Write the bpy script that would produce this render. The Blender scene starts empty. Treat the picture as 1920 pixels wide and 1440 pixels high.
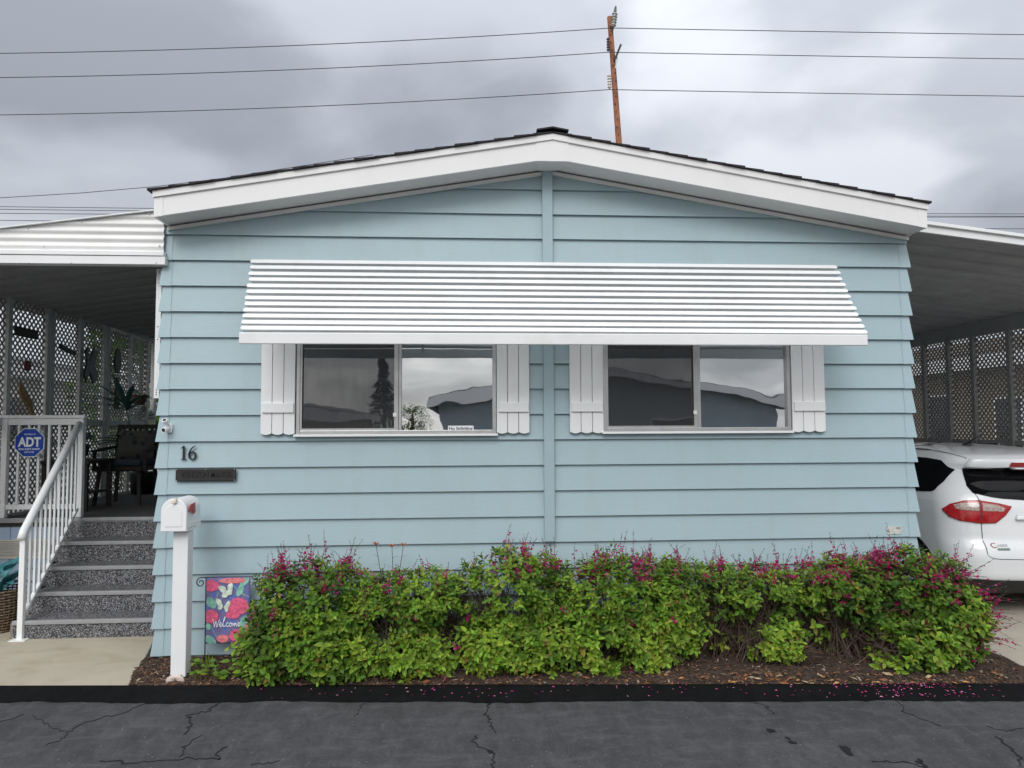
import bpy, bmesh, math, random
from mathutils import Vector, Matrix, noise as mn

# ------------------------------------------------------------------ camera, sky, sun, exposure
scene = bpy.context.scene
col = scene.collection
CAM = Vector((2.3621, -5.7684, 1.8101))
FW = Vector((0.0651095, 0.9962389, 0.0571740))
RT = Vector((0.9978778, -0.0649582, -0.0045029))
UP = Vector((0.0007720, -0.0573459, 0.9983541))
FPX = 1350.0
cam_data = bpy.data.cameras.new('camera')
cam_data.sensor_width = 36.0
cam_data.lens = 36.0 * FPX / 1920.0
cam_data.clip_end = 2000
cam = bpy.data.objects.new('camera', cam_data)
cam.matrix_world = Matrix(((RT.x, UP.x, -FW.x, CAM.x), (RT.y, UP.y, -FW.y, CAM.y), (RT.z, UP.z, -FW.z, CAM.z), (0, 0, 0, 1)))
col.objects.link(cam)
scene.camera = cam

SUN_DIR = Vector((-0.20, -0.76, 0.62)).normalized()      # towards the sun: behind the camera, veiled by cloud
EXPOSURE = -0.10
SKY_GAIN = 1.0
world = bpy.data.worlds.new('World')
scene.world = world
world.use_nodes = True
wn, wl = world.node_tree.nodes, world.node_tree.links
wn.clear()
def WN(t, **kw):
    n = wn.new(t)
    for k, v in kw.items(): setattr(n, k, v)
    return n
def wmath(op, a, b=None, c=None):
    n = WN('ShaderNodeMath', operation=op)
    for i, v in enumerate((a, b, c)):
        if v is None: continue
        if isinstance(v, (int, float)): n.inputs[i].default_value = v
        else: wl.new(v, n.inputs[i])
    return n.outputs[0]
def wmix(f, a, b, mode='MIX'):
    n = WN('ShaderNodeMix', data_type='RGBA', blend_type=mode)
    for i, v in ((0, f), (6, a), (7, b)):
        if isinstance(v, (int, float)): n.inputs[i].default_value = v
        elif isinstance(v, tuple): n.inputs[i].default_value = (*v, 1)
        else: wl.new(v, n.inputs[i])
    return n.outputs[2]
sky = WN('ShaderNodeTexSky', sky_type='NISHITA', sun_disc=False)
sky.sun_elevation = math.asin(SUN_DIR.z)
sky.sun_rotation = math.atan2(SUN_DIR.x, SUN_DIR.y)
tc = WN('ShaderNodeTexCoord')
sep = WN('ShaderNodeSeparateXYZ'); wl.new(tc.outputs['Generated'], sep.inputs[0])
zpos = wmath('MAXIMUM', sep.outputs[2], 0.0)
inv = wmath('DIVIDE', 1.0, wmath('ADD', zpos, 0.30))
cmb = WN('ShaderNodeCombineXYZ')
wl.new(wmath('MULTIPLY', sep.outputs[0], inv), cmb.inputs[0])
wl.new(wmath('MULTIPLY', sep.outputs[1], inv), cmb.inputs[1])
cmb.inputs[2].default_value = 3.7
def wnoise(scale, detail, rough, dist=0.0, off=(0, 0, 0)):
    mp = WN('ShaderNodeMapping'); mp.inputs['Location'].default_value = off
    wl.new(cmb.outputs[0], mp.inputs['Vector'])
    n = WN('ShaderNodeTexNoise'); wl.new(mp.outputs[0], n.inputs['Vector'])
    n.inputs['Scale'].default_value = scale; n.inputs['Detail'].default_value = detail
    n.inputs['Roughness'].default_value = rough; n.inputs['Distortion'].default_value = dist
    return n.outputs['Fac']
n_big = wnoise(1.35, 3, 0.45, 0.25, (12.72, 2.04, 4.88)); n_mid = wnoise(3.0, 5, 0.5, 0.2, (5.1, 2.2, 0))
cloud = wmath('ADD', wmath('MULTIPLY', n_big, 0.74), wmath('MULTIPLY', n_mid, 0.26))
ramp = WN('ShaderNodeValToRGB')
ramp.color_ramp.interpolation = 'EASE'
els = ramp.color_ramp.elements
els[0].position = 0.37; els[0].color = (.345, .374, .424, 1)
els[1].position = 0.61; els[1].color = (.800, .835, .900, 1)
e = els.new(0.50); e.color = (.550, .583, .648, 1)
wl.new(cloud, ramp.inputs[0])
# overcast skies are brighter overhead than at the horizon
lum = wmath('ADD', 0.88, wmath('MULTIPLY', wmath('POWER', zpos, 1.6), 1.5))
grey = WN('ShaderNodeCombineXYZ')
for i in range(3): wl.new(lum, grey.inputs[i])
cloudy = wmix(1.0, wmix(1.0, ramp.outputs[0], (10.0, 10.0, 10.0), 'MULTIPLY'), grey.outputs[0], 'MULTIPLY')
# veiled sun behind the camera: a broad creamy brightening of the cloud around it
nv = WN('ShaderNodeVectorMath', operation='DOT_PRODUCT'); wl.new(tc.outputs['Generated'], nv.inputs[0]); nv.inputs[1].default_value = SUN_DIR
glow = wmath('POWER', wmath('MAXIMUM', nv.outputs['Value'], 0.0), 3.0)
gl = WN('ShaderNodeCombineXYZ')
for i, k in enumerate((1.60, 1.43, 1.12)): wl.new(wmath('ADD', 1.0, wmath('MULTIPLY', glow, k)), gl.inputs[i])
cloudy = wmix(1.0, cloudy, gl.outputs[0], 'MULTIPLY')
final = wmix(0.93, sky.outputs[0], cloudy)
bg = WN('ShaderNodeBackground'); wl.new(final, bg.inputs[0]); bg.inputs[1].default_value = 0.1 * SKY_GAIN
wo = WN('ShaderNodeOutputWorld'); wl.new(bg.outputs[0], wo.inputs[0])

sun_data = bpy.data.lights.new('sun', 'SUN')
sun_data.energy = 1.05; sun_data.angle = math.radians(22); sun_data.color = (0.98, 0.99, 1.0)
sun = bpy.data.objects.new('sun', sun_data)
sun.rotation_euler = (-SUN_DIR).to_track_quat('-Z', 'Y').to_euler()
sun.location = (0, -20, 30)
col.objects.link(sun)

vs = scene.view_settings
vs.view_transform = 'Standard'; vs.look = 'None'; vs.gamma = 1; vs.exposure = EXPOSURE; vs.use_curve_mapping = False
scene.render.engine = 'CYCLES'
scene.cycles.max_bounces = 6
scene.cycles.transparent_max_bounces = 16

# ------------------------------------------------------------------ helpers
R0 = random.Random(7)
def at(px, py, Y):
    """the point at depth Y that the photograph shows at pixel px, py"""
    d = FW + RT * ((px - 960) / FPX) - UP * ((py - 720) / FPX)
    return CAM + d * ((Y - CAM.y) / d.y)

class MB:
    def __init__(s): s.v = []; s.f = []; s.c = []; s.cur = None
    def face(s, ids):
        s.f.append(ids); s.c.append(s.cur)
    def add(s, vs, fs):
        b = len(s.v); s.v += [tuple(p) for p in vs]
        for f in fs: s.face([b + i for i in f])
        return s
    def box(s, x0, x1, y0, y1, z0, z1):
        return s.add([(x0,y0,z0),(x1,y0,z0),(x1,y1,z0),(x0,y1,z0),(x0,y0,z1),(x1,y0,z1),(x1,y1,z1),(x0,y1,z1)],
              [(3,2,1,0),(4,5,6,7),(0,1,5,4),(1,2,6,5),(2,3,7,6),(3,0,4,7)])
    def bar(s, a, b, w, h, up=(0,0,1)):
        """a box beam from a to b, w wide and h deep"""
        a = Vector(a); b = Vector(b); d = (b - a).normalized(); u = Vector(up)
        if abs(d.dot(u)) > 0.98: u = Vector((0, 1, 0))
        r = d.cross(u).normalized(); u = r.cross(d)
        P = []
        for e in (a, b):
            for sx, sy in ((-1,-1),(1,-1),(1,1),(-1,1)): P.append(e + r*(sx*w/2) + u*(sy*h/2))
        return s.add(P, [(0,1,2,3),(7,6,5,4),(0,4,5,1),(1,5,6,2),(2,6,7,3),(3,7,4,0)])
    def prism(s, poly, fn, t):
        """poly: 2D outline; fn(a,b)->(front point); t: offset vector to the back"""
        t = Vector(t); n = len(poly)
        fr = [Vector(fn(*p)) for p in poly]; bk = [p + t for p in fr]
        return s.add(fr + bk, [tuple(range(n)), tuple(range(2*n-1, n-1, -1))] + [(i, n+i, n+(i+1) % n, (i+1) % n) for i in range(n)])
    def tube(s, pts, r, n=8, cap=True):
        pts = [Vector(p) for p in pts]; m = len(pts); b = len(s.v)
        rr = r if isinstance(r, (list, tuple)) else [r]*m
        prev = None
        for i, p in enumerate(pts):
            d = (pts[min(i+1, m-1)] - pts[max(i-1, 0)])
            d = d.normalized() if d.length > 1e-9 else Vector((0,0,1))
            if prev is None:
                u = Vector((0,0,1)) if abs(d.z) < .9 else Vector((1,0,0))
                x = d.cross(u).normalized()
            else:
                x = (prev - d*prev.dot(d)); x = x.normalized() if x.length > 1e-9 else d.orthogonal().normalized()
            prev = x; y = d.cross(x)
            for k in range(n):
                a = 2*math.pi*k/n
                s.v.append(tuple(p + (x*math.cos(a) + y*math.sin(a))*rr[i]))
        for i in range(m-1):
            for k in range(n):
                s.face([b+i*n+k, b+i*n+(k+1)%n, b+(i+1)*n+(k+1)%n, b+(i+1)*n+k])
        if cap:
            s.face([b+k for k in range(n-1, -1, -1)]); s.face([b+(m-1)*n+k for k in range(n)])
        return s
    def lathe(s, prof, cx, cy, cz, n=16, axis='z'):
        b = len(s.v); m = len(prof)
        for r, h in prof:
            for k in range(n):
                a = 2*math.pi*k/n; c_, s_ = r*math.cos(a), r*math.sin(a)
                s.v.append({'z': (cx+c_, cy+s_, cz+h), 'y': (cx+c_, cy+h, cz+s_), 'x': (cx+h, cy+c_, cz+s_)}[axis])
        for i in range(m-1):
            for k in range(n):
                s.face([b+i*n+k, b+i*n+(k+1)%n, b+(i+1)*n+(k+1)%n, b+(i+1)*n+k])
        s.face([b+k for k in range(n-1, -1, -1)]); s.face([b+(m-1)*n+k for k in range(n)])
        return s
    def mesh(s, name):
        me = bpy.data.meshes.new(name); me.from_pydata(s.v, [], s.f)
        if any(c is not None for c in s.c):
            at_ = me.color_attributes.new('tint', 'BYTE_COLOR', 'CORNER'); buf = []
            for p, c in zip(me.polygons, s.c): buf += list((*(c or (1,1,1)), 1)) * p.loop_total
            at_.data.foreach_set('color', buf)
        bm = bmesh.new(); bm.from_mesh(me)
        if len(bm.faces) < 4000: bmesh.ops.recalc_face_normals(bm, faces=bm.faces)
        bm.to_mesh(me); bm.free()
        return me
    def build(s, name, m, parent=None, smooth=False, bevel=0.0, kind=None):
        me = s.mesh(name)
        return link(name, me, m, parent, smooth, bevel, kind)

def link(name, me, m, parent=None, smooth=False, bevel=0.0, kind=None):
    o = bpy.data.objects.new(name, me); col.objects.link(o)
    if m: me.materials.append(m)
    if smooth: me.shade_smooth()
    if bevel:
        b = o.modifiers.new('bevel', 'BEVEL'); b.width = bevel; b.segments = 2; b.limit_method = 'ANGLE'; b.angle_limit = .7
    if parent is not None:
        o.parent = parent
        if parent.type == 'EMPTY': o.matrix_parent_inverse = Matrix.Translation(-parent.location)
    if kind: o['kind'] = kind
    return o
def thing(name, label, cat, loc, group=None):
    o = bpy.data.objects.new(name, None); col.objects.link(o); o.location = loc; o.empty_display_size = .1
    return tag(o, label, cat, group)
def tag(o, label, cat, group=None):
    o['label'] = label; o['category'] = cat
    if group: o['group'] = group
    return o
def dup(root, off):
    r = root.copy(); col.objects.link(r); r.location = root.location + Vector(off)
    for ch in list(root.children):
        c = ch.copy(); col.objects.link(c); c.parent = r
        for g in ch.children:
            d = g.copy(); col.objects.link(d); d.parent = c
    return r
def struct(o): o['kind'] = 'structure'; return o
def sheet(name, pts, z, m):
    return struct(MB().add([(x, y, z) for x, y in pts], [tuple(range(len(pts)))]).build(name, m))
def clip(poly, a, b, c):
    """keep the part of the polygon where a*x + b*y <= c"""
    out = []
    for i in range(len(poly)):
        p, q = poly[i], poly[(i+1) % len(poly)]
        dp, dq = a*p[0]+b*p[1]-c, a*q[0]+b*q[1]-c
        if dp <= 0: out.append(p)
        if (dp < 0) != (dq < 0) and dp != dq:
            t = dp/(dp-dq); out.append((p[0]+t*(q[0]-p[0]), p[1]+t*(q[1]-p[1])))
    return out
def text_mesh(txt, bold=0.0, extrude=0.0, spacing=1.0):
    cu = bpy.data.curves.new('lettering', 'FONT'); cu.body = txt; cu.extrude = extrude; cu.offset = bold; cu.space_character = spacing
    o = bpy.data.objects.new('lettering', cu); col.objects.link(o)
    dg = bpy.context.evaluated_depsgraph_get()
    me = bpy.data.meshes.new_from_object(o.evaluated_get(dg))
    bpy.data.objects.remove(o); bpy.data.curves.remove(cu)
    return me
def lettering(name, txt, x0, x1, z0, z1, y, m, parent, bold=0.0, depth=0.0008, spacing=1.0):
    """flat raised letters facing the street, fitted to the given box"""
    me = text_mesh(txt, bold, 0.02, spacing)
    xs = [v.co.x for v in me.vertices]; ys = [v.co.y for v in me.vertices]
    ax, bx, ay, by = min(xs), max(xs), min(ys), max(ys)
    for v in me.vertices:
        c = v.co.copy()
        v.co = (x0+(c.x-ax)/(bx-ax)*(x1-x0), y-(c.z+.02)/.04*depth, z0+(c.y-ay)/(by-ay)*(z1-z0))
    return link(name, me, m, parent)
def ribbon(mb, pts, ws, fn, t):
    """a flat stroke with varying width through 2D points"""
    n = len(pts); L = []; Rr = []
    for i in range(n):
        a = pts[max(i-1, 0)]; b = pts[min(i+1, n-1)]
        dx, dy = b[0]-a[0], b[1]-a[1]; l = math.hypot(dx, dy) or 1
        w = (ws[i] if isinstance(ws, (list, tuple)) else ws)/2
        L.append((pts[i][0]-dy/l*w, pts[i][1]+dx/l*w)); Rr.append((pts[i][0]+dy/l*w, pts[i][1]-dx/l*w))
    for i in range(n-1): mb.prism([L[i], Rr[i], Rr[i+1], L[i+1]], fn, t)
def smooth_path(P, n=6):
    out = []
    for i in range(len(P)-1):
        p0 = P[max(i-1, 0)]; p1 = P[i]; p2 = P[i+1]; p3 = P[min(i+2, len(P)-1)]
        for k in range(n):
            t = k/n
            out.append(tuple(.5*((2*b)+(c-a)*t+(2*a-5*b+4*c-d)*t*t+(-a+3*b-3*c+d)*t**3) for a, b, c, d in zip(p0, p1, p2, p3)))
    out.append(tuple(P[-1])); return out

# ------------------------------------------------------------------ materials
def material(name):
    m = bpy.data.materials.new(name); m.use_nodes = True
    return m, m.node_tree.nodes, m.node_tree.links, m.node_tree.nodes['Principled BSDF']
def ndmix(n, l, f, a, b, mode='MIX'):
    x = n.new('ShaderNodeMix'); x.data_type = 'RGBA'; x.blend_type = mode
    for i, v in ((0, f), (6, a), (7, b)):
        if isinstance(v, (int, float)): x.inputs[i].default_value = v
        elif isinstance(v, (tuple, list)): x.inputs[i].default_value = (*v[:3], 1)
        else: l.new(v, x.inputs[i])
    return x.outputs[2]
def ndnoise(n, l, scale, detail=4, rough=.55, stretch=(1,1,1), dist=0):
    t = n.new('ShaderNodeTexCoord'); mp = n.new('ShaderNodeMapping'); mp.inputs['Scale'].default_value = stretch
    l.new(t.outputs['Object'], mp.inputs['Vector'])
    x = n.new('ShaderNodeTexNoise'); x.inputs['Scale'].default_value = scale; x.inputs['Detail'].default_value = detail
    x.inputs['Roughness'].default_value = rough; x.inputs['Distortion'].default_value = dist
    l.new(mp.outputs[0], x.inputs['Vector']); return x.outputs['Fac']
def ndramp(n, l, fac, stops):
    r = n.new('ShaderNodeValToRGB'); e = r.color_ramp.elements
    e[0].position, e[0].color = stops[0][0], (*stops[0][1], 1)
    e[1].position, e[1].color = stops[-1][0], (*stops[-1][1], 1)
    for p, c in stops[1:-1]:
        k = e.new(p); k.color = (*c, 1)
    l.new(fac, r.inputs[0]); return r.outputs[0]
def ndbump(n, l, b, h, strength, dist=.01):
    x = n.new('ShaderNodeBump'); x.inputs['Strength'].default_value = strength; x.inputs['Distance'].default_value = dist
    l.new(h, x.inputs['Height']); l.new(x.outputs[0], b.inputs['Normal'])
def M(name, c, rough=.6, var=.08, vscale=3, bump=0, bscale=60, stretch=(1,1,1), metal=0, coat=0, spec=.5, dirt=None, tint=False):
    m, n, l, b = material(name)
    f = ndnoise(n, l, vscale, 6, .6)
    lo = tuple(x*(1-var) for x in c); hi = tuple(min(1, x*(1+var)) for x in c)
    k = ndramp(n, l, f, [(.3, lo), (.7, hi)])
    if dirt:
        d = ndnoise(n, l, dirt[1], 8, .7)
        k = ndmix(n, l, ndramp(n, l, d, [(.52, (0,0,0)), (.75, (dirt[2],)*3)]), k, dirt[0])
    if tint:
        a = n.new('ShaderNodeVertexColor'); a.layer_name = 'tint'
        k = ndmix(n, l, 1.0, k, a.outputs[0], 'MULTIPLY')
    l.new(k, b.inputs['Base Color'])
    b.inputs['Roughness'].default_value = rough; b.inputs['Metallic'].default_value = metal
    b.inputs['Coat Weight'].default_value = coat; b.inputs['Specular IOR Level'].default_value = spec
    if bump: ndbump(n, l, b, ndnoise(n, l, bscale, 5, .6, stretch), bump, .004)
    return m

MAT = {}
SIDING = (0.348, 0.462, 0.508)
MAT['siding'] = M('painted lap siding', SIDING, .45, .035, 1.2, .35, 9, (1, 4, 22), dirt=((.36,.42,.42), 1.6, .25))
def siding_mat():
    m = MAT['siding']; n, l = m.node_tree.nodes, m.node_tree.links; b = n['Principled BSDF']
    k = b.inputs['Base Color'].links[0].from_socket
    st = ndramp(n, l, ndnoise(n, l, 1.0, 6, .65, (5.5, 5.5, .55)), [(.50, (0,0,0)), (.78, (.34,)*3)])      # faint run-off streaks
    k = ndmix(n, l, st, k, (.30,.37,.37))
    sp = ndramp(n, l, ndnoise(n, l, 26, 4, .6), [(.66, (0,0,0)), (.80, (.35,)*3)])                          # specks and scuffs
    k = ndmix(n, l, sp, k, (.27,.33,.34)); l.new(k, b.inputs['Base Color'])
siding_mat()
MAT['trim_blue'] = M('painted blue trim', tuple(x*.97 for x in SIDING), .45, .03, 2, .12, 40, (20, 20, 1))
MAT['white'] = M('white painted metal', (.80,.81,.82), .38, .03, 2, .05, 30, dirt=((.62,.58,.50), 2.3, .22))
MAT['awning'] = M('chalky white awning paint', (.77,.78,.79), .5, .04, 2, .05, 30, dirt=((.50,.46,.38), 2.6, .28))
MAT['white_fascia'] = M('white fascia board', (.78,.77,.77), .5, .03, 1.4, .10, 35, (1, 1, 6), dirt=((.60,.58,.55), 1.1, .25))
MAT['white_vinyl'] = M('white vinyl', (.78,.79,.80), .42, .03, 3, .10, 40, (30, 30, 1), dirt=((.6,.58,.54), 3, .18))
MAT['soffit'] = M('soffit panel', (.72,.71,.69), .6, .04, 2)
MAT['shingle'] = M('asphalt shingle', (.030,.026,.032), .95, .5, 30, .6, 250)
MAT['alu'] = M('bare aluminium', (.52,.52,.52), .38, .10, 12, .1, 80, (1,1,12), metal=.75, dirt=((.25,.22,.2), 6, .5))
MAT['black'] = M('black painted metal', (.012,.012,.013), .5, .2, 20, .1, 90)
MAT['dark_iron'] = M('black cast plaque', (.016,.015,.017), .55, .25, 25, .3, 120)
MAT['concrete'] = None
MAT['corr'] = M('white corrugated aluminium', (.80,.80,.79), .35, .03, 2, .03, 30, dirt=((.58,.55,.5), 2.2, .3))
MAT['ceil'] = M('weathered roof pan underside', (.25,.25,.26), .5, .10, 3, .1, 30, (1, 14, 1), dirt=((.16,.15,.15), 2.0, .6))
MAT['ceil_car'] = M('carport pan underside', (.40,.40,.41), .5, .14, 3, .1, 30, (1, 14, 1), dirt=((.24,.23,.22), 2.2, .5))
MAT['beam'] = M('grey porch beam', (.36,.36,.36), .5, .08, 5)
MAT['post'] = M('grey lattice post', (.50,.50,.49), .5, .08, 5, .1, 40)
MAT['lattice'] = M('grey lattice strip', (.30,.29,.28), .6, .10, 6)
MAT['lattice_dark'] = M('brown grey lattice strip', (.34,.335,.335), .6, .12, 6)
MAT['skirt'] = M('pale blue skirting', (.40,.50,.66), .55, .05, 3, .1, 50, (1,1,.2))
MAT['vent'] = M('cream vent', (.66,.64,.58), .5, .05, 4)
MAT['nosing'] = M('grey stair nosing', (.30,.30,.31), .45, .1, 9, .1, 60)
MAT['deck'] = M('dark deck carpet', (.055,.053,.053), .95, .3, 60, .4, 300)
MAT['wood_dark'] = M('dark stained wood', (.030,.022,.018), .6, .3, 12, .2, 40, (1,1,8))
MAT['wicker_dark'] = M('dark wicker', (.025,.02,.018), .7, .3, 60, .6, 200)
MAT['cush_blue'] = M('slate blue cushion', (.035,.05,.075), .9, .1, 20, .3, 300)
MAT['cush_pat'] = None
MAT['teal_leaf'] = M('teal artificial leaf', (.05,.20,.22), .4, .35, 14, .15, 60)
MAT['palm_leaf'] = M('dark palm leaf', (.04,.12,.10), .5, .3, 14)
MAT['basket'] = M('woven wicker basket', (.16,.11,.07), .8, .4, 40, .3, 120)
MAT['soil'] = M('dark mulch soil', (.036,.021,.015), .95, .5, 18, .8, 90)
MAT['chip'] = M('mulch chip', (.9,.9,.9), .85, .25, 60, .3, 150, tint=True)
MAT['petal'] = M('fallen petal', (.9,.9,.9), .6, .1, 60, tint=True)
MAT['twig'] = M('brown twig', (.085,.055,.042), .85, .35, 30, .3, 150)
MAT['spike'] = M('dark flower stem', (.06,.035,.03), .7, .3, 30)
MAT['pole'] = M('weathered utility pole', (.30,.12,.065), .85, .30, 4, .5, 30, (12, 12, 1), dirt=((.10,.05,.035), 5, .7))
MAT['insul'] = M('pale insulator', (.62,.60,.56), .25, .05, 6)
MAT['insul_dark'] = M('dark insulator', (.05,.05,.05), .3, .1, 6)
MAT['wire'] = M('overhead wire', (.045,.048,.055), .6, .1, 6)
MAT['red'] = M('red painted metal', (.36,.015,.015), .4, .1, 8)
MAT['sign_blue'] = M('blue sign panel', (.012,.055,.36), .35, .05, 5)
MAT['sign_white'] = M('white sign print', (.80,.82,.84), .4, .03, 6)
MAT['cream_knob'] = M('cream latch', (.72,.66,.52), .4, .05, 8)
MAT['shell'] = M('pink scallop shell', (.62,.50,.46), .5, .12, 18, .2, 60)
MAT['paint_tan'] = M('tan foundation paint', (.50,.42,.27), .8, .12, 7, .2, 80)
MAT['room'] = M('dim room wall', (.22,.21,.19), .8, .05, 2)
MAT['tyre'] = M('tyre rubber', (.012,.012,.013), .8, .2, 20)
MAT['rim'] = M('alloy rim', (.45,.46,.48), .3, .05, 5, metal=.9)
MAT['plastic'] = M('black plastic trim', (.014,.014,.016), .55, .15, 20, .1, 120)
MAT['car_glass'] = M('dark tinted car glass', (.004,.004,.005), .05, .05, 3, spec=.18)
MAT['tail_red'] = M('red tail lamp lens', (.33,.005,.008), .15, .35, 35, coat=.35)
MAT['tail_clear'] = M('clear lamp lens', (.36,.28,.25), .15, .5, 55, coat=.35)
MAT['chrome'] = M('chrome badge', (.35,.36,.38), .2, .05, 10, metal=1)
MAT['badge_green'] = M('green grey badge', (.16,.24,.22), .3, .2, 10)
MAT['brick_tan'] = M('neighbour brown siding', (.34,.27,.19), .7, .15, 2, .2, 20, (1,4,20))
MAT['nbr_white'] = M('neighbour white siding', (.78,.78,.77), .6, .06, 2, .2, 10, (1,4,20))
MAT['nbr_grey'] = M('neighbour grey green siding', (.30,.36,.39), .6, .08, 2, .2, 10, (1,4,20))
MAT['nbr_roof'] = M('neighbour grey roof', (.10,.10,.105), .9, .2, 6, .4, 60)
MAT['dark_glass'] = M('dark window glass', (.01,.012,.015), .05, .1, 3)
MAT['bark'] = M('tree bark', (.07,.05,.035), .9, .4, 9, .6, 30, (8,8,1))

def car_paint():
    m, n, l, b = material('white car paint')
    l.new(ndramp(n, l, ndnoise(n, l, 2, 4), [(.3, (.66,.68,.71)), (.7, (.71,.72,.74))]), b.inputs['Base Color'])
    b.inputs['Roughness'].default_value = .32; b.inputs['Coat Weight'].default_value = .9; b.inputs['Coat Roughness'].default_value = .04
    return m
MAT['car'] = car_paint()

def leaf_mat(name, trans=.30):
    m, n, l, b = material(name)
    a = n.new('ShaderNodeVertexColor'); a.layer_name = 'tint'
    k = ndmix(n, l, 1.0, a.outputs[0], ndramp(n, l, ndnoise(n, l, 45, 3), [(.3, (.78,.80,.75)), (.7, (1,1,1))]), 'MULTIPLY')
    l.new(k, b.inputs['Base Color']); b.inputs['Roughness'].default_value = .5; b.inputs['Specular IOR Level'].default_value = .22
    tr = n.new('ShaderNodeBsdfTranslucent'); l.new(k, tr.inputs[0])
    mx = n.new('ShaderNodeMixShader'); mx.inputs[0].default_value = trans
    l.new(b.outputs[0], mx.inputs[1]); l.new(tr.outputs[0], mx.inputs[2])
    l.new(mx.outputs[0], n['Material Output'].inputs[0])
    return m
MAT['leaf'] = leaf_mat('shrub leaf')
MAT['flower'] = leaf_mat('flower petal', .35)

def asphalt(name, base, light, rough, speck, spec=.3):
    m, n, l, b = material(name)
    big = ndnoise(n, l, .9, 5, .6, (1, 2.2, 1))
    k = ndramp(n, l, big, [(.3, base), (.72, light)])
    mo = ndnoise(n, l, 11, 6, .7, (1, .45, 1), .5)
    k = ndmix(n, l, ndramp(n, l, mo, [(.34, (.55,)*3), (.50, (0,0,0))]), k, tuple(x*.66 for x in base))
    k = ndmix(n, l, ndramp(n, l, mo, [(.52, (0,0,0)), (.70, (.55,)*3)]), k, tuple(x*1.45 for x in light))
    tcw = n.new('ShaderNodeTexCoord'); vo = n.new('ShaderNodeTexVoronoi'); vo.inputs['Scale'].default_value = 17; l.new(tcw.outputs['Object'], vo.inputs['Vector'])
    k = ndmix(n, l, ndramp(n, l, vo.outputs['Distance'], [(.05, (speck,)*3), (.10, (0,0,0))]), k, (.28,.27,.25))
    gr = ndnoise(n, l, 55, 4, .75)
    k = ndmix(n, l, ndramp(n, l, gr, [(.30, (.75,)*3), (.46, (0,0,0))]), k, tuple(x*.62 for x in base))
    k = ndmix(n, l, ndramp(n, l, gr, [(.58, (0,0,0)), (.72, (speck,)*3)]), k, tuple(x*1.75 for x in light))
    fine = ndnoise(n, l, 190, 3, .6)
    k = ndmix(n, l, ndramp(n, l, fine, [(.60, (0,0,0)), (.80, (speck,)*3)]), k, (.22,.22,.22))
    k = ndmix(n, l, ndramp(n, l, ndnoise(n, l, 70, 2, .5), [(.25, (.55,)*3), (.45, (0,0,0))]), k, tuple(x*.6 for x in base))
    dust = ndnoise(n, l, 3.0, 7, .75, (1, 3.5, 1), .6)
    k = ndmix(n, l, ndramp(n, l, dust, [(.50, (0,0,0)), (.78, (speck,)*3)]), k, (.13,.13,.135))
    l.new(k, b.inputs['Base Color']); b.inputs['Roughness'].default_value = rough; b.inputs['Specular IOR Level'].default_value = spec
    ndbump(n, l, b, fine, .7, .004); return m
MAT['asphalt'] = asphalt('worn grey asphalt', (.044,.045,.049), (.070,.071,.076), .78, .6)
MAT['seal'] = asphalt('fresh black sealer', (.0055,.0056,.006), (.0085,.0086,.0092), .8, .02, .08)
MAT['crack'] = M('tar filled crack', (.006,.006,.007), .6, .2, 30)

def concrete(name, base, stain):
    m, n, l, b = material(name)
    k = ndramp(n, l, ndnoise(n, l, 1.6, 7, .65), [(.32, tuple(x*.82 for x in base)), (.68, base)])
    k = ndmix(n, l, ndramp(n, l, ndnoise(n, l, 2.7, 6, .6, (1,1.6,1), .4), [(.48, (0,0,0)), (.72, (.6,)*3)]), k, stain)
    k = ndmix(n, l, ndramp(n, l, ndnoise(n, l, 140, 3), [(.3, (.35,)*3), (.5, (0,0,0))]), k, tuple(x*.55 for x in base))
    l.new(k, b.inputs['Base Color']); b.inputs['Roughness'].default_value = .85
    ndbump(n, l, b, ndnoise(n, l, 120, 4), .25, .004); return m
MAT['concrete'] = concrete('weathered concrete walk', (.48,.43,.34), (.30,.24,.155))
MAT['drive'] = concrete('driveway concrete', (.46,.42,.35), (.38,.33,.26))

def pebble():
    m, n, l, b = material('salt and pepper step carpet')
    t = n.new('ShaderNodeTexCoord'); v = n.new('ShaderNodeTexVoronoi'); v.inputs['Scale'].default_value = 150
    l.new(t.outputs['Object'], v.inputs['Vector'])
    s = n.new('ShaderNodeSeparateColor'); l.new(v.outputs['Color'], s.inputs[0])
    k = ndramp(n, l, s.outputs[0], [(.0, (.018,.018,.022)), (.40, (.04,.042,.05)), (.62, (.115,.12,.14)), (.85, (.26,.27,.29)), (1., (.42,.42,.43))])
    k = ndmix(n, l, ndramp(n, l, s.outputs[1], [(.6, (0,0,0)), (.9, (.35,)*3)]), k, (.20,.15,.12))
    l.new(k, b.inputs['Base Color']); b.inputs['Roughness'].default_value = .9
    ndbump(n, l, b, v.outputs['Distance'], .6, .004); return m
MAT['pebble'] = pebble()

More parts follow.
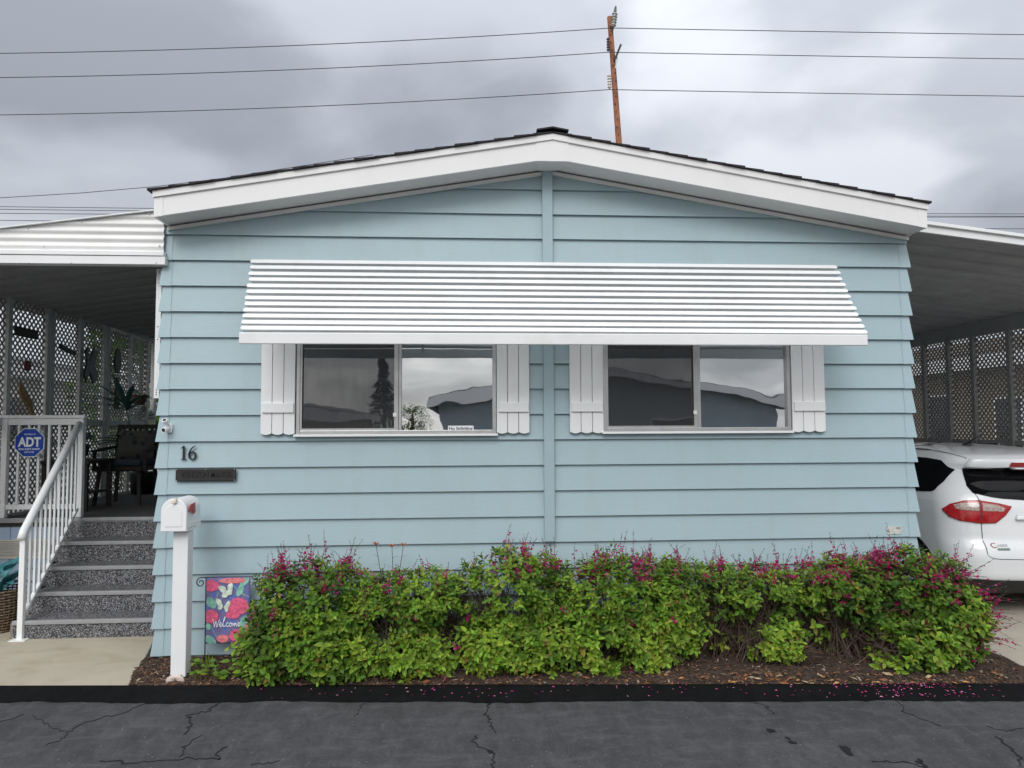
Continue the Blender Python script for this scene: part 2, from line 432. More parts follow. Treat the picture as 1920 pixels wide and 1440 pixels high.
def glass(name, refl, tint, wav):
    m, n, l, b = material(name); n.remove(b)
    g = n.new('ShaderNodeBsdfGlossy'); g.inputs['Roughness'].default_value = .012; g.inputs['Color'].default_value = (.96,.98,1,1)
    bp = n.new('ShaderNodeBump'); bp.inputs['Strength'].default_value = wav; bp.inputs['Distance'].default_value = .01
    l.new(ndnoise(n, l, 2.4, 1.5, .4, (1,1,1.5)), bp.inputs['Height']); l.new(bp.outputs[0], g.inputs['Normal'])
    t = n.new('ShaderNodeBsdfTransparent'); t.inputs[0].default_value = (*tint, 1)
    fr = n.new('ShaderNodeFresnel'); fr.inputs['IOR'].default_value = 1.5
    mm = n.new('ShaderNodeMath'); mm.operation = 'MAXIMUM'; mm.inputs[1].default_value = refl; l.new(fr.outputs[0], mm.inputs[0])
    x = n.new('ShaderNodeMixShader'); l.new(mm.outputs[0], x.inputs[0]); l.new(t.outputs[0], x.inputs[1]); l.new(g.outputs[0], x.inputs[2])
    l.new(x.outputs[0], n['Material Output'].inputs[0]); return m
MAT['pane'] = glass('reflective window pane', .60, (.40,.40,.40), .14)
def screen():
    m, n, l, b = material('insect screen'); b.inputs['Base Color'].default_value = (.035,.036,.040,1); b.inputs['Roughness'].default_value = .8
    t = n.new('ShaderNodeBsdfTransparent'); x = n.new('ShaderNodeMixShader')
    f = ndramp(n, l, ndnoise(n, l, 5, 5, .6, (6,1,.6)), [(.3, (.56,)*3), (.7, (.62,)*3)])
    l.new(f, x.inputs[0]); l.new(t.outputs[0], x.inputs[1]); l.new(b.outputs[0], x.inputs[2])
    l.new(x.outputs[0], n['Material Output'].inputs[0]); return m
MAT['screen'] = screen()
def pattern():
    m, n, l, b = material('leaf spotted pillow')
    t = n.new('ShaderNodeTexCoord'); v = n.new('ShaderNodeTexVoronoi'); v.inputs['Scale'].default_value = 11
    l.new(t.outputs['Object'], v.inputs['Vector'])
    l.new(ndramp(n, l, v.outputs['Distance'], [(.30, (.02,.03,.035)), (.40, (.085,.08,.075))]), b.inputs['Base Color']); b.inputs['Roughness'].default_value = .9
    return m
MAT['cush_pat'] = pattern()
def flagcloth():
    m, n, l, b = material('navy flag cloth')
    k = ndramp(n, l, ndnoise(n, l, 14, 5, .6), [(.35, (.15,.13,.30)), (.5, (.19,.17,.36)), (.66, (.07,.17,.55))])
    l.new(k, b.inputs['Base Color']); b.inputs['Roughness'].default_value = .75; return m
MAT['flag'] = flagcloth()
MAT['print_pink'] = M('printed pink flower', (.78,.12,.24), .75, .35, 45)
MAT['print_coral'] = M('printed coral flower', (.80,.22,.24), .75, .35, 45)
MAT['print_mint'] = M('printed mint leaf', (.24,.52,.42), .75, .4, 35)
MAT['print_pale'] = M('printed pale wing', (.62,.72,.60), .75, .3, 30)
# ------------------------------------------------------------------ ground, street, walk, drive, bed
def edge_y(x): return -0.546 - 0.072*x          # where the street meets the lots
sheet('ground', [(-150,-150),(150,-150),(150,150),(-150,150)], -0.06, M('packed earth', (.16,.14,.11), .95, .2, 3, .3, 40))
street = sheet('street', [(-40, edge_y(-40)),(-40,-8.4),(40,-14),(40, edge_y(40))][::-1], 0.0, MAT['asphalt'])
def berm():
    """fresh sealer: a low rolled asphalt edge with a ragged front line"""
    mb = MB(); N = 520; x0, x1 = -9.0, 12.0; rows = []
    for i in range(N+1):
        x = x0 + (x1-x0)*i/N; y = edge_y(x)
        w = .215 + .035*mn.noise((x*1.3, 0, 0)) + .024*mn.noise((x*5, 3, 0)) + .018*mn.noise((x*15, 5, 0)) + .010*mn.noise((x*43, 8, 0))
        if x < .5: w += .03*max(0, mn.noise((x*4, 9, 0)))
        rows.append([(x, y+.035, .012), (x, y+.012, .034), (x, y-.03, .032), (x, y-.08, .018), (x, y-w+.02, .0055), (x, y-w, .004)])
    n = len(rows[0])
    mb.add([p for r in rows for p in r], [(i*n+j, i*n+j+1, (i+1)*n+j+1, (i+1)*n+j) for i in range(N) for j in range(n-1)])
    return struct(mb.build('sealed_road_edge', MAT['seal'], smooth=True))
berm()
def crack(pts, w, seed):
    rn = random.Random(seed); P = []
    for i in range(len(pts)-1):
        a, b = Vector((*pts[i], 0)), Vector((*pts[i+1], 0)); k = max(2, int((b-a).length/.022))
        for j in range(k):
            t = j/k; p = a.lerp(b, t); P.append((p.x + rn.gauss(0, .010), p.y + rn.gauss(0, .008)))
    P.append(pts[-1]); mb = MB()
    W = [max(.0012, .50*w*rn.uniform(.25, 1.5)*(1.6 if rn.random() < .10 else 1)) for _ in P]
    ribbon(mb, P, W, lambda a, b: (a, b, .0035), (0, 0, -.003))
    mb.build('crack', MAT['crack'], street)
def g2(px, py):
    d = FW + RT*((px-960)/FPX) - UP*((py-720)/FPX); t = -CAM.z/d.z; p = CAM + d*t; return (p.x, p.y)
for i, (pp, w) in enumerate((
    ([(425,1312),(385,1334),(352,1342),(358,1356),(350,1372),(344,1378)], .016),
    ([(374,1380),(345,1402),(336,1420)], .010),
    ([(180,1428),(225,1426),(248,1432),(300,1427),(345,1422),(418,1424),(402,1414),(412,1405),(428,1401)], .014),
    ([(310,1309),(270,1320),(235,1336),(160,1355),(150,1362),(125,1372),(122,1383),(85,1398)], .007),
    ([(45,1340),(0,1354)], .005),
    ([(918,1308),(916,1330),(908,1340),(918,1352),(924,1366),(930,1375)], .014),
    ([(893,1378),(888,1392),(905,1404),(922,1408),(926,1440)], .009),
    ([(685,1310),(676,1330),(664,1346)], .004),
    ([(1405,1306),(1420,1320),(1440,1326),(1450,1340)], .007),
    ([(1664,1309),(1690,1320),(1697,1334),(1730,1350),(1765,1362)], .007),
    ([(1868,1380),(1885,1396),(1905,1412),(1912,1436)], .016),
    ([(1920,1365),(1885,1372),(1850,1362)], .005),
    ([(1640,1428),(1690,1430),(1735,1440)], .014),
    ([(120,1372),(90,1362),(60,1340)], .003), ([(520,1428),(470,1436)], .006),
)): crack([g2(*p) for p in pp], w, i)
for i, (px, py, s) in enumerate(((1448,1374,.035),(1588,1408,.05),(1484,1389,.03),(1730,1432,.03),(920,1408,.02))):   # spilled sealer patches
    x, y = g2(px, py); rn = random.Random(40+i); mb = MB()
    for _ in range(4):
        cx, cy = x+rn.uniform(-s,s)*.6, y+rn.uniform(-s,s)*1.1
        mb.add([(cx+s*.42*rn.uniform(.6,1.2)*math.cos(a*.524), cy+s*.7*rn.uniform(.6,1.2)*math.sin(a*.524), .0036+.0002*_) for a in range(12)], [tuple(range(12))])
    mb.build('sealer_spot', MAT['crack'], street)

def slab(name, pts, z0, z1, m, bevel=.008):
    mb = MB(); mb.prism(pts, lambda a, b: (a, b, z1), (0, 0, z0-z1)); return struct(mb.build(name, m, bevel=bevel))
slab('concrete_walk', [(-.085,.0),(-.27,.66),(-.27,1.9),(-1.50,1.9),(-1.50,.66),(-1.62,.40),(-1.95,edge_y(-1.95)+.03),(.035,edge_y(.035)+.03)], -.05, .022, MAT['concrete'])
slab('side_pad', [(-1.515,.68),(-1.515,1.9),(-5.5,1.9),(-5.5,edge_y(-5.5)+.03),(-1.965,edge_y(-1.95)+.03),(-1.63,.41)], -.05, .016, MAT['concrete'])
slab('driveway', [(6.32,edge_y(6.32)+.03),(6.16,.1),(6.16,11),(8.95,11),(8.95,edge_y(8.95)+.03)], -.05, .004, MAT['drive'])
slab('neighbour_drive', [(9.0,edge_y(9.0)+.03),(9.0,11),(14,11),(14,edge_y(14)+.03)], -.05, .002, MAT['drive'])

# planting bed: mounded soil, chips and litter
def bed():
    mb = MB(); nx, ny = 130, 16
    V = []
    for i in range(nx+1):
        x = -.06 + 6.46*i/nx
        ya = edge_y(x)+.012; yb = .06
        if x < .06: ya = max(ya, -.514-(x-.045)*3.4)
        for j in range(ny+1):
            t = j/ny; y = ya+(yb-ya)*t
            V.append((x, y, .012+.045*min(1, t*4)+.022*mn.noise((x*5, y*5, 1))+.012*mn.noise((x*17, y*17, 4))))
    mb.add(V, [(i*(ny+1)+j, (i+1)*(ny+1)+j, (i+1)*(ny+1)+j+1, i*(ny+1)+j+1) for i in range(nx) for j in range(ny)])
    o = struct(mb.build('planting_bed', MAT['soil'], smooth=True))
    rn = random.Random(3); c = MB()
    def bedz(x, y):
        t = (y-edge_y(x)-.012)/(.06-edge_y(x)-.012)
        return .012+.045*min(1, t*4)+.022*mn.noise((x*5, y*5, 1))+.012*mn.noise((x*17, y*17, 4))
    for i in range(9500):
        x = rn.uniform(-.04, 6.36) if rn.random() < .8 else rn.uniform(0, .9)
        y = edge_y(x)+.03 + (abs(edge_y(x))-.05)*rn.random()**1.7
        if x < .05 and y < -.5-(x-.045)*3.2: continue
        L, W, H = rn.uniform(.012,.042), rn.uniform(.005,.013), rn.uniform(.002,.006)
        r = rn.random()
        if r < .60: c.cur = [(.055,.028,.018),(.085,.040,.024),(.035,.020,.015),(.11,.055,.032)][rn.randrange(4)]
        elif r < .93: c.cur = [(.16,.09,.05),(.10,.07,.05),(.07,.05,.04)][rn.randrange(3)]
        else: c.cur = [(.34,.24,.15),(.42,.36,.28),(.30,.13,.05)][rn.randrange(3)]
        q = Matrix.Translation((x, y, bedz(x, y)+H*.6)) @ Matrix.Rotation(rn.uniform(0,6.3), 4, 'Z') @ Matrix.Rotation(rn.gauss(0,.35), 4, 'Y') @ Matrix.Rotation(rn.gauss(0,.35), 4, 'X')
        c.add([q @ Vector((sx*L/2*(1 if sy > 0 else .8), sy*W/2, sz*H/2)) for sx in (-1,1) for sy in (-1,1) for sz in (-1,1)],
              [(0,1,3,2),(4,6,7,5),(0,4,5,1),(2,3,7,6),(0,2,6,4),(1,5,7,3)])
    ch = c.build('mulch_chips', MAT['chip']); ch['kind'] = 'stuff'; ch['label'] = 'dark red brown bark chips scattered over the planting bed'; ch['category'] = 'mulch'
    d = MB()                                             # dry fallen leaves, mostly towards the right
    for i in range(150):
        x = rn.uniform(4.2, 6.1) if rn.random() < .7 else rn.uniform(1.8, 4.2)
        y = edge_y(x)+rn.uniform(.03, .17); s = rn.uniform(.015,.04)
        d.cur = [(.42,.17,.05),(.50,.25,.09),(.45,.33,.2),(.26,.10,.04)][rn.randrange(4)]
        q = Matrix.Translation((x, y, bedz(x, y)+.012)) @ Matrix.Rotation(rn.uniform(0,6.3), 4, 'Z') @ Matrix.Rotation(rn.gauss(0,.4), 4, 'X')
        d.add([q @ Vector(p) for p in ((-s,0,0),(-s*.2,-s*.3,.004),(s,0,.003),(s*.1,s*.35,.006))], [(0,1,2,3)])
    dl = d.build('leaf_litter', MAT['chip']); dl['kind'] = 'stuff'; dl['label'] = 'dry orange brown leaves lying at the front of the bed'; dl['category'] = 'leaves'
    p = MB()                                             # fallen petals on the black edge
    for i in range(240):
        r = rn.random()
        x = rn.gauss(5.35, .33) if r < .50 else (rn.uniform(.9, 2.0) if r < .60 else rn.uniform(2.0, 5.6))
        y = edge_y(x) - rn.uniform(-.01, .17); s = rn.uniform(.0055, .010)
        z = .036 if y > edge_y(x)-.03 else (.036-(edge_y(x)-.03-y)/.15*.030)
        p.cur = [(.62,.03,.25),(.72,.10,.40),(.50,.02,.20),(.75,.35,.5)][rn.randrange(4)]
        q = Matrix.Translation((x, y, z+.003)) @ Matrix.Rotation(rn.uniform(0,6.3), 4, 'Z') @ Matrix.Rotation(rn.gauss(0,.3), 4, 'X')
        p.add([q @ Vector(a) for a in ((-s,0,0),(0,-s*.45,.002),(s*1.3,0,0),(0,s*.45,.003))], [(0,1,2,3)])
    pl = p.build('fallen_petals', MAT['petal']); pl['kind'] = 'stuff'; pl['label'] = 'magenta petals scattered on the black road edge'; pl['category'] = 'petals'
bed()

# ------------------------------------------------------------------ the blue home
W = 6.07; COURSE = .2032; Z0 = 2.3063; FL = .023; LEN = 12.0
XL, XR, XP = .035, 6.075, 3.046; SL = .168; ZE = 3.385
def zr(x): return ZE + SL*(min(x, 2*XP-x)-XL)
home = thing('mobile_home', 'pale blue clapboard mobile home with white gable fascia and slatted awning', 'house', (3.03, 0, 0))
WINS = ((1.045, 2.609, 1.747, 2.585), (3.471, 5.021, 1.757, 2.585))
BX0, BX1 = 2.989, 3.073
def board_poly(rects, zb, name='siding_board'):
    def fn(x, z): return (x, -FL + FL*(z-zb)/COURSE, z)
    for (x0, x1, a, b) in rects:
        mb = MB(); poly = [(x0,a),(x1,a),(x1,b),(x0,b)]
        poly = clip(poly, -SL, 1, ZE-SL*XL-.004); poly = clip(poly, SL, 1, ZE+SL*(2*XP-XL)-.004)
        if len(poly) >= 3: mb.prism(poly, fn, (0, .013, 0)).build(name, MAT['siding'], home)
for k in range(-8, 12):
    zb = Z0 - k*COURSE; zt = zb + COURSE + .012
    spans = [(0.0, BX0+.01), (BX1-.01, W)] if k <= 7 else [(0.0, W)]
    for (x0, x1) in spans:
        rects = [(x0, x1, zb, zt)]
        for (wx0, wx1, wz0, wz1) in WINS:
            nr = []
            for (a, b, c, d) in rects:
                if wx0 >= a and wx1 <= b and not (d <= wz0 or c >= wz1):
                    nr += [(a, wx0, c, d), (wx1, b, c, d)]
                    if c < wz0: nr.append((wx0, wx1, c, wz0))
                    if d > wz1: nr.append((wx0, wx1, wz1, d))
                else: nr.append((a, b, c, d))
            rects = nr
        board_poly(rects, zb)
    # folded metal corner caps and the boards along both long sides
    if zb + .1 < ZE:
        for sx, x in ((1, 0.0), (-1, W)):
            t = min(zt, ZE-.01); f = FL+.003; ft = -.002
            mb = MB()
            mb.add([(x+sx*.068,-f,zb-.002),(x-sx*f,-f,zb-.002),(x-sx*f,.068,zb-.002),(x+sx*.068,ft-.001,t),(x-sx*.001,ft-.001,t),(x-sx*.001,.068,t),
                    (x+sx*.068,-f+.014,zb-.002),(x+sx*.01,.068,zb-.002)],
                   [(0,1,4,3),(1,2,5,4),(0,6,7,2,1)])
            mb.build('corner_cap', MAT['siding'], home)
            s = MB(); t = min(zt, 3.37)
            s.add([(x-sx*FL,.05,zb),(x-sx*FL,LEN,zb),(x,LEN,t),(x,.05,t),(x+sx*.013-sx*FL,.05,zb),(x+sx*.013-sx*FL,LEN,zb)], [(0,1,2,3),(0,4,5,1)])
            s.build('siding_board', MAT['siding'], home)
MB().box(BX0, BX1, -.052, .012, Z0-7*COURSE+.006, zr(XP)-.006).build('batten', MAT['trim_blue'], home, bevel=.004)
MB().box(.02, W-.02, -.004, .05, .085, .12).box(.02, W-.02, .002, .05, .052, .085).build('skirting', MAT['trim_blue'], home)
MB().box(.0, W, .006, .06, -.03, .075).build('foundation', MAT['paint_tan'], home)
MB().box(.012, .03, .1, LEN, 0, 3.38).box(W-.03, W-.012, .1, LEN, 0, 3.38).box(0, W, LEN, LEN+.05, 0, 3.4).build('outer_wall', MAT['siding'], home)
# dim room behind the glass: back wall, floor, ceiling, sides
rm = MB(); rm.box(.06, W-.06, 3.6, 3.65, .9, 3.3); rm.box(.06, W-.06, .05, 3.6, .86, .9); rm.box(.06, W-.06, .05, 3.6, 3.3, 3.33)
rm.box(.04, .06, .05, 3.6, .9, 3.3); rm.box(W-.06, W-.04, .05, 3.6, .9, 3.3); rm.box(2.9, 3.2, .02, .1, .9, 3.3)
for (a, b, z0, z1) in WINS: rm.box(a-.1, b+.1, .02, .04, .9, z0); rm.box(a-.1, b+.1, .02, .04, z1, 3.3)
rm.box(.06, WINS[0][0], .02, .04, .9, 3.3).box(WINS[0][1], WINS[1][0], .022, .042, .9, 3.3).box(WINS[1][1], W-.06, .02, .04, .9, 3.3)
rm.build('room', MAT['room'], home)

# roof: fascia, rake trim, soffit, wall moulding, shingle courses, ridge caps
YF = -.28
for side in (0, 1):
    x0, x1 = (XL, XP) if side == 0 else (XP, XR)
    f = lambda y: (lambda a, b: (a, y, b))
    MB().prism([(x0, zr(x0)), (x1, zr(x1)), (x1, zr(x1)+.150), (x0, zr(x0)+.150)], f(YF), (0, .022, 0)).build('fascia', MAT['white_fascia'], home, bevel=.002)
    c0, c1 = (XL-.003, XL+.062) if side == 0 else (XR-.062, XR+.003)
    MB().prism([(c0, zr(c0)-.002), (c1, zr(c1)-.002), (c1, zr(c1)+.146), (c0, zr(c0)+.146)], f(YF-.003), (0, .006, 0)).build('fascia_corner', MAT['white_fascia'], home)
    q0, q1 = (x0-.012, x1) if side == 0 else (x0, x1+.012)
    MB().prism([(q0, zr(q0)+.147), (q1, zr(q1)+.147), (q1, zr(q1)+.196), (q0, zr(q0)+.196)], f(YF-.016), (0, .03, 0)).build('rake_trim', MAT['white_fascia'], home, bevel=.002)
    so = MB(); so.add([(x0, YF+.02, zr(x0)+.004), (x1, YF+.02, zr(x1)+.004), (x1, .0, zr(x1)+.004), (x0, .0, zr(x0)+.004),
                       (x0, YF+.02, zr(x0)+.016), (x1, YF+.02, zr(x1)+.016), (x1, .0, zr(x1)+.016), (x0, .0, zr(x0)+.016)],
                      [(0,1,2,3),(7,6,5,4),(0,4,5,1),(2,6,7,3),(0,3,7,4),(1,5,6,2)]); so.build('soffit', MAT['soffit'], home)
    m0, m1 = (x0, BX0-.002) if side == 0 else (BX1+.002, x1)
    MB().prism([(m0, zr(m0)-.036), (m1, zr(m1)-.036), (m1, zr(m1)-.010), (m0, zr(m0)-.010)], f(-.042), (0, .03, 0)).build('wall_moulding', MAT['soffit'], home)
    xe = XL-.004 if side == 0 else XR+.004; s = 1 if side == 0 else -1
    MB().box(min(xe, xe+s*.02), max(xe, xe+s*.02), YF+.002, LEN, ZE-.002, ZE+.190).build('eave_fascia', MAT['white_fascia'], home)
    MB().box(min(xe+s*.02, .03 if side == 0 else W-.03), max(xe+s*.02, .03 if side == 0 else W-.03)+.001, 0, LEN, ZE, ZE+.01).build('eave_soffit', MAT['soffit'], home)
    n = 20; run = (XP-XL+.045)/n
    for i in range(n):
        a = -.045 + XL + i*run; b = min(a+run+.03, XP+.002)
        za, zb_ = ZE+SL*(a-XL)+.198, ZE+SL*(b-XL)+.200
        A, B = (a, b) if side == 0 else (2*XP-a, 2*XP-b)
        mb = MB(); y0 = YF-.034+.006*math.sin(i*2.4)
        mb.add([(A,y0,za),(B,y0,zb_),(B,LEN,zb_),(A,LEN,za),(A,y0,za+.017),(B,y0,zb_+.005),(B,LEN,zb_+.005),(A,LEN,za+.017)],
               [(0,1,2,3),(4,5,6,7),(0,1,5,4),(1,2,6,5),(2,3,7,6),(3,0,4,7)])
        mb.build('shingle_course', MAT['shingle'], home)
capm = None
for i in range(40):
    y = YF-.036+i*.3
    if capm is None:
        mb = MB(); zt = zr(XP)+.232
        mb.prism([(XP-.125, zt-.021), (XP, zt), (XP+.125, zt-.021), (XP+.125, zt-.010), (XP, zt+.012), (XP-.125, zt-.010)], lambda a, b: (a, YF-.036, b), (0, .34, -.008))
        o = mb.build('ridge_cap', MAT['shingle'], home); capm = o.data
    else:
        o = bpy.data.objects.new('ridge_cap', capm); col.objects.link(o); o.parent = home; o.matrix_parent_inverse = Matrix.Translation(-home.location); o.location = (0, i*.3, .0004*i)
zf = zr(2.915)
MB().prism([(2.915, zf), (3.177, zf), (3.177, zr(3.177)+.146), (XP, zr(XP)+.146), (2.915, zr(2.915)+.146)], lambda a, b: (a, YF-.005, b), (0, .007, 0)).build('peak_plate', MAT['white_fascia'], home)
MB().add([(2.915,YF-.003,zf-.001),(3.177,YF-.003,zf-.001),(3.10,-.05,zf+.006),(2.955,-.05,zf+.006),(2.915,YF-.003,zf+.012),(3.177,YF-.003,zf+.012),(3.10,-.05,zf+.018),(2.955,-.05,zf+.018)],
         [(0,1,2,3),(7,6,5,4),(0,4,5,1),(1,5,6,2),(2,6,7,3),(3,7,4,0)]).build('peak_soffit_plate', MAT['soffit'], home)

# windows: aluminium sliders, left sash behind an insect screen, right sash bare glass
def window(x0, x1, z0, z1, xm):
    fr = MB(); t = .028
    fr.box(x0, x0+t, -.044, .03, z0, z1).box(x1-t, x1, -.044, .03, z0, z1).box(x0+t, x1-t, -.044, .03, z0, z0+t).box(x0+t, x1-t, -.044, .03, z1-t, z1)
    w = fr.build('window', MAT['alu'], home, bevel=.003)
    MB().box(x0-.015, x1+.012, -.068, -.012, z0-.020, z0-.001).build('sill', MAT['white'], w, bevel=.003)
    MB().box(xm-.017, xm+.002, -.040, .01, z0+t, z1-t).box(xm+.004, xm+.026, -.034, .02, z0+t, z1-t).build('mullion', MAT['alu'], w, bevel=.002)
    s = MB(); a, b = x0+t, xm-.017
    s.box(a, a+.014, -.036, -.022, z0+t, z1-t).box(b-.014, b, -.036, -.022, z0+t, z1-t).box(a+.014, b-.014, -.036, -.022, z0+t, z0+t+.016).box(a+.014, b-.014, -.036, -.022, z1-t-.016, z1-t)
    s.build('screen_frame', MAT['alu'], w)
    MB().add([(a+.01,-.029,z0+t+.01),(b-.01,-.029,z0+t+.01),(b-.01,-.029,z1-t-.01),(a+.01,-.029,z1-t-.01)], [(0,1,2,3)]).build('insect_screen', MAT['screen'], w)
    for nm, p, q, y in (('pane', a, b, -.006), ('pane', xm+.026, x1-t, -.012)):
        MB().add([(p,y,z0+t),(q,y,z0+t),(q,y,z1-t),(p,y,z1-t)], [(0,1,2,3)]).build(nm, MAT['pane'], w)
    MB().box(b-.022, b+.006, -.046, -.036, z0+.135, z0+.165).build('latch', MAT['white'], w)
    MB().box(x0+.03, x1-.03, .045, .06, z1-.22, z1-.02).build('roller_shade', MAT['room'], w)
    return w
win_a = window(*WINS[0], 1.835)
window(*WINS[1], 4.247)

# shutters: three boards with arched feet and a cross cleat
def shutter(x0, x1, zc):
    z0, z1 = 1.742, 2.60; w = (x1-x0-.008)/3
    first = None
    for i in range(3):
        a = x0+i*(w+.004); arc = [(a+w*j/8, z0+.012*(1-math.sin(math.pi*j/8))) for j in range(9)]
        mb = MB(); mb.prism(arc + [(a+w, z1), (a, z1)], lambda p, q: (p, -.052, q), (0, .022, 0))
        if first is None: first = mb.build('shutter', MAT['white_vinyl'], home, bevel=.003)
        else: mb.build('shutter_board', MAT['white_vinyl'], first, bevel=.003)
    for z in (zc, 2.50): MB().box(x0+.012, x1-.006, -.068, -.050, z, z+.076).build('cleat', MAT['white_vinyl'], first, bevel=.003)
for a, b in ((.776, 1.036), (2.614, 2.874), (3.199, 3.470), (5.028, 5.306)): shutter(a, b, 1.915)

# awning: thirteen rolled slats in two staggered layers, front valance, sloping ribs
aw = None
lx = [470,469,466,467,463,462,459.5,459,456.5,455,453,451.5]; rx = [1569,1575,1578.5,1585,1589,1594,1598,1605,1608.5,1614,1620,1625]
ribs = MB()
slats = []
for i in range(12):
    t = i/11; d = -.062-.452*t
    ly = 491.5 + (615-491.5)*t; ry = 502 + (625.5-502)*t
    L, Rr = at(lx[i], ly, d), at(rx[i], ry, d)
    slats.append((L.x, Rr.x, (L.z+Rr.z)/2, d, (Rr.z-L.z)))
dz = (slats[0][2]-slats[11][2])/11; dy = .452/11
sn = Vector((0, -dz, dy)).normalized(); sd = Vector((0, -dy, -dz)).normalized()      # outward normal, down-slope direction
hw = .0198
for i, (x0, x1, z, d, tw) in enumerate(slats):
    mb = MB(); r = hw; lift = .002*(i % 2)
    out = [(x0+r*(.6-.6*math.cos(a)), r*math.sin(a)) for a in [math.pi/2*(j/4-1) for j in range(9)]]
    out = [(x0+r*(1-math.cos(a))*.8, r*math.sin(a)) for a in [-math.pi/2*(1-j/4) for j in range(9)]][::-1]
    ol = [(x0+.8*r*(1-math.cos(a)), r*math.sin(a)) for a in [math.pi/2-math.pi*j/8 for j in range(9)]]
    orr = [(x1-.8*r*(1-math.cos(a)), r*math.sin(a)) for a in [-math.pi/2+math.pi*j/8 for j in range(9)]]
    c = Vector((0, d, z)) + sn*lift
    fn = lambda a, b: Vector((a, 0, 0)) + c - sd*b + sn*.012 + Vector((0, 0, tw*.5*((a-x0)/(x1-x0)-.5)))
    mb.prism(ol + orr, fn, -sn*.014)
    mb.bar(fn(x0+.02, -hw+.003)-sn*.024, fn(x1-.02, -hw+.003)-sn*.024, .004, .024, sn)
    mb.bar(fn(x0+.02, hw-.003)-sn*.024, fn(x1-.02, hw-.003)-sn*.024, .004, .024, sn)
    if aw is None: aw = mb.build('awning', MAT['awning'], home, bevel=.004)
    else: mb.build('slat', MAT['awning'], aw, bevel=.004)
L, Rr = at(449, 633, -.54), at(1625, 642, -.54)
MB().box(L.x, Rr.x, -.558, -.536, (L.z+Rr.z)/2-.036, (L.z+Rr.z)/2+.047).build('valance', MAT['awning'], aw, bevel=.006)
for x in (.93, 2.0, 3.05, 4.1, 5.2):
    MB().bar(Vector((x, -.03, slats[0][2]+.02))-sn*.055, Vector((x, -.52, slats[11][2]-.03))-sn*.055, .022, .02, sn).build('rib', MAT['alu'], aw)  # white ribs coloured as darker grey metal, standing in for shade under the slats
for x in (.90, 5.25):
    MB().bar((x, -.03, 2.62), (x, -.52, 2.44), .02, .02).build('arm', MAT['white'], aw)

# ------------------------------------------------------------------ signs and fittings on the front wall
def wy(z):                                             # how far the lap siding stands out at height z
    k = math.floor((Z0-z)/COURSE); k = math.ceil((Z0-z)/COURSE); zb = Z0-k*COURSE; return -FL+FL*(z-zb)/COURSE
num = thing('house_number', 'black serif house number 16 on the blue siding', 'house number', (.22, -.03, 1.55))
def num_fn(a, b): return (.166+a*.001, -.036, 1.556+b*.001)
d1 = MB(); ribbon(d1, [(26,0),(26,104)], 13, num_fn, (0,.014,0)); ribbon(d1, [(8,2.5),(46,2.5)], 5, num_fn, (0,.012,0))
ribbon(d1, [(6,86),(16,94),(27,103)], [3,6,10], num_fn, (0,.013,0)); d1.build('digit', MAT['black'], num)
d6 = MB(); ring = [(92+24*math.cos(a), 31+29*math.sin(a)) for a in [2*math.pi*j/24 for j in range(25)]]
ribbon(d6, ring, [7+5*abs(math.cos(2*math.pi*j/24)) for j in range(25)], num_fn, (0,.013,0))
ribbon(d6, smooth_path([(68,31),(69,48),(78,74),(94,94),(113,106)]), [11]*8+[10]*6+[8]*6+[5]*5, num_fn, (0,.012,0)); d6.build('digit', MAT['black'], num)
pq = thing('name_plaque', 'black metal plaque reading Winston Manor under the house number', 'sign', (.365, -.03, 1.39))
MB().box(.137, .592, -.040, -.026, 1.389, 1.484).build('plate', MAT['dark_iron'], pq, bevel=.004)
MB().box(.143, .586, -.0425, -.040, 1.395, 1.398).box(.143, .586, -.0425, -.040, 1.476, 1.479).build('border', MAT['dark_iron'], pq)
lettering('raised_letters', 'WINSTON MANOR', .178, .562, 1.418, 1.466, -.040, MAT['black'], pq, .004, .005, 1.05)
for x in (.146, .365, .583):
    for z in ((1.479, 1.395) if x != .365 else (1.480,)): MB().lathe([(.004,0),(.004,-.003),(.002,-.004)], x, -.041, z, 8, 'y').build('screw', MAT['alu'], pq)
br = thing('flag_bracket', 'small white flagpole bracket screwed to the blue siding', 'bracket', (.075, -.03, 1.80))
MB().prism([(.058,1.765),(.098,1.765),(.104,1.80),(.098,1.835),(.058,1.835),(.052,1.80)], lambda a, b: (a, -.034, b), (0,.012,0)).build('plate', MAT['white'], br, bevel=.003)
MB().tube([(.074,-.03,1.80),(.070,-.10,1.862)], [.019,.021], 12).tube([(.078,-.03,1.80),(.066,-.105,1.785)], [.018,.021], 12).build('socket', MAT['white'], br, bevel=.002)
MB().tube([(.0665,-.1035,1.7853),(.0658,-.1065,1.7848)], [.014,.014], 12).tube([(.0702,-.0985,1.8607),(.0699,-.1012,1.8632)], [.014,.014], 12).build('socket_bore', MAT['black'], br)
st = thing('window_sticker', 'small white No Soliciting notice on the window glass', 'sign', (2.36, -.02, 1.78))
a, b = at(840, 810, -.014), at(888, 798, -.014)
MB().box(a.x, b.x, -.0155, -.0135, a.z, b.z).build('card', MAT['sign_white'], st)
lettering('print', 'No Soliciting', a.x+.008, b.x-.008, a.z+.010, b.z-.010, -.0157, MAT['black'], st, .025)
nt = thing('utility_label', 'faded cream label on the lowest siding at the right corner', 'label', (5.87, -.02, .92))
MB().box(5.812, 5.93, -.026, -.021, .905, .968).build('card', M('faded label', (.55,.56,.52), .7, .15, 30), nt)
MB().box(5.885, 5.925, -.0265, -.026, .945, .963).build('stamp', M('brown label stamp', (.36,.30,.24), .7, .3, 40), nt)
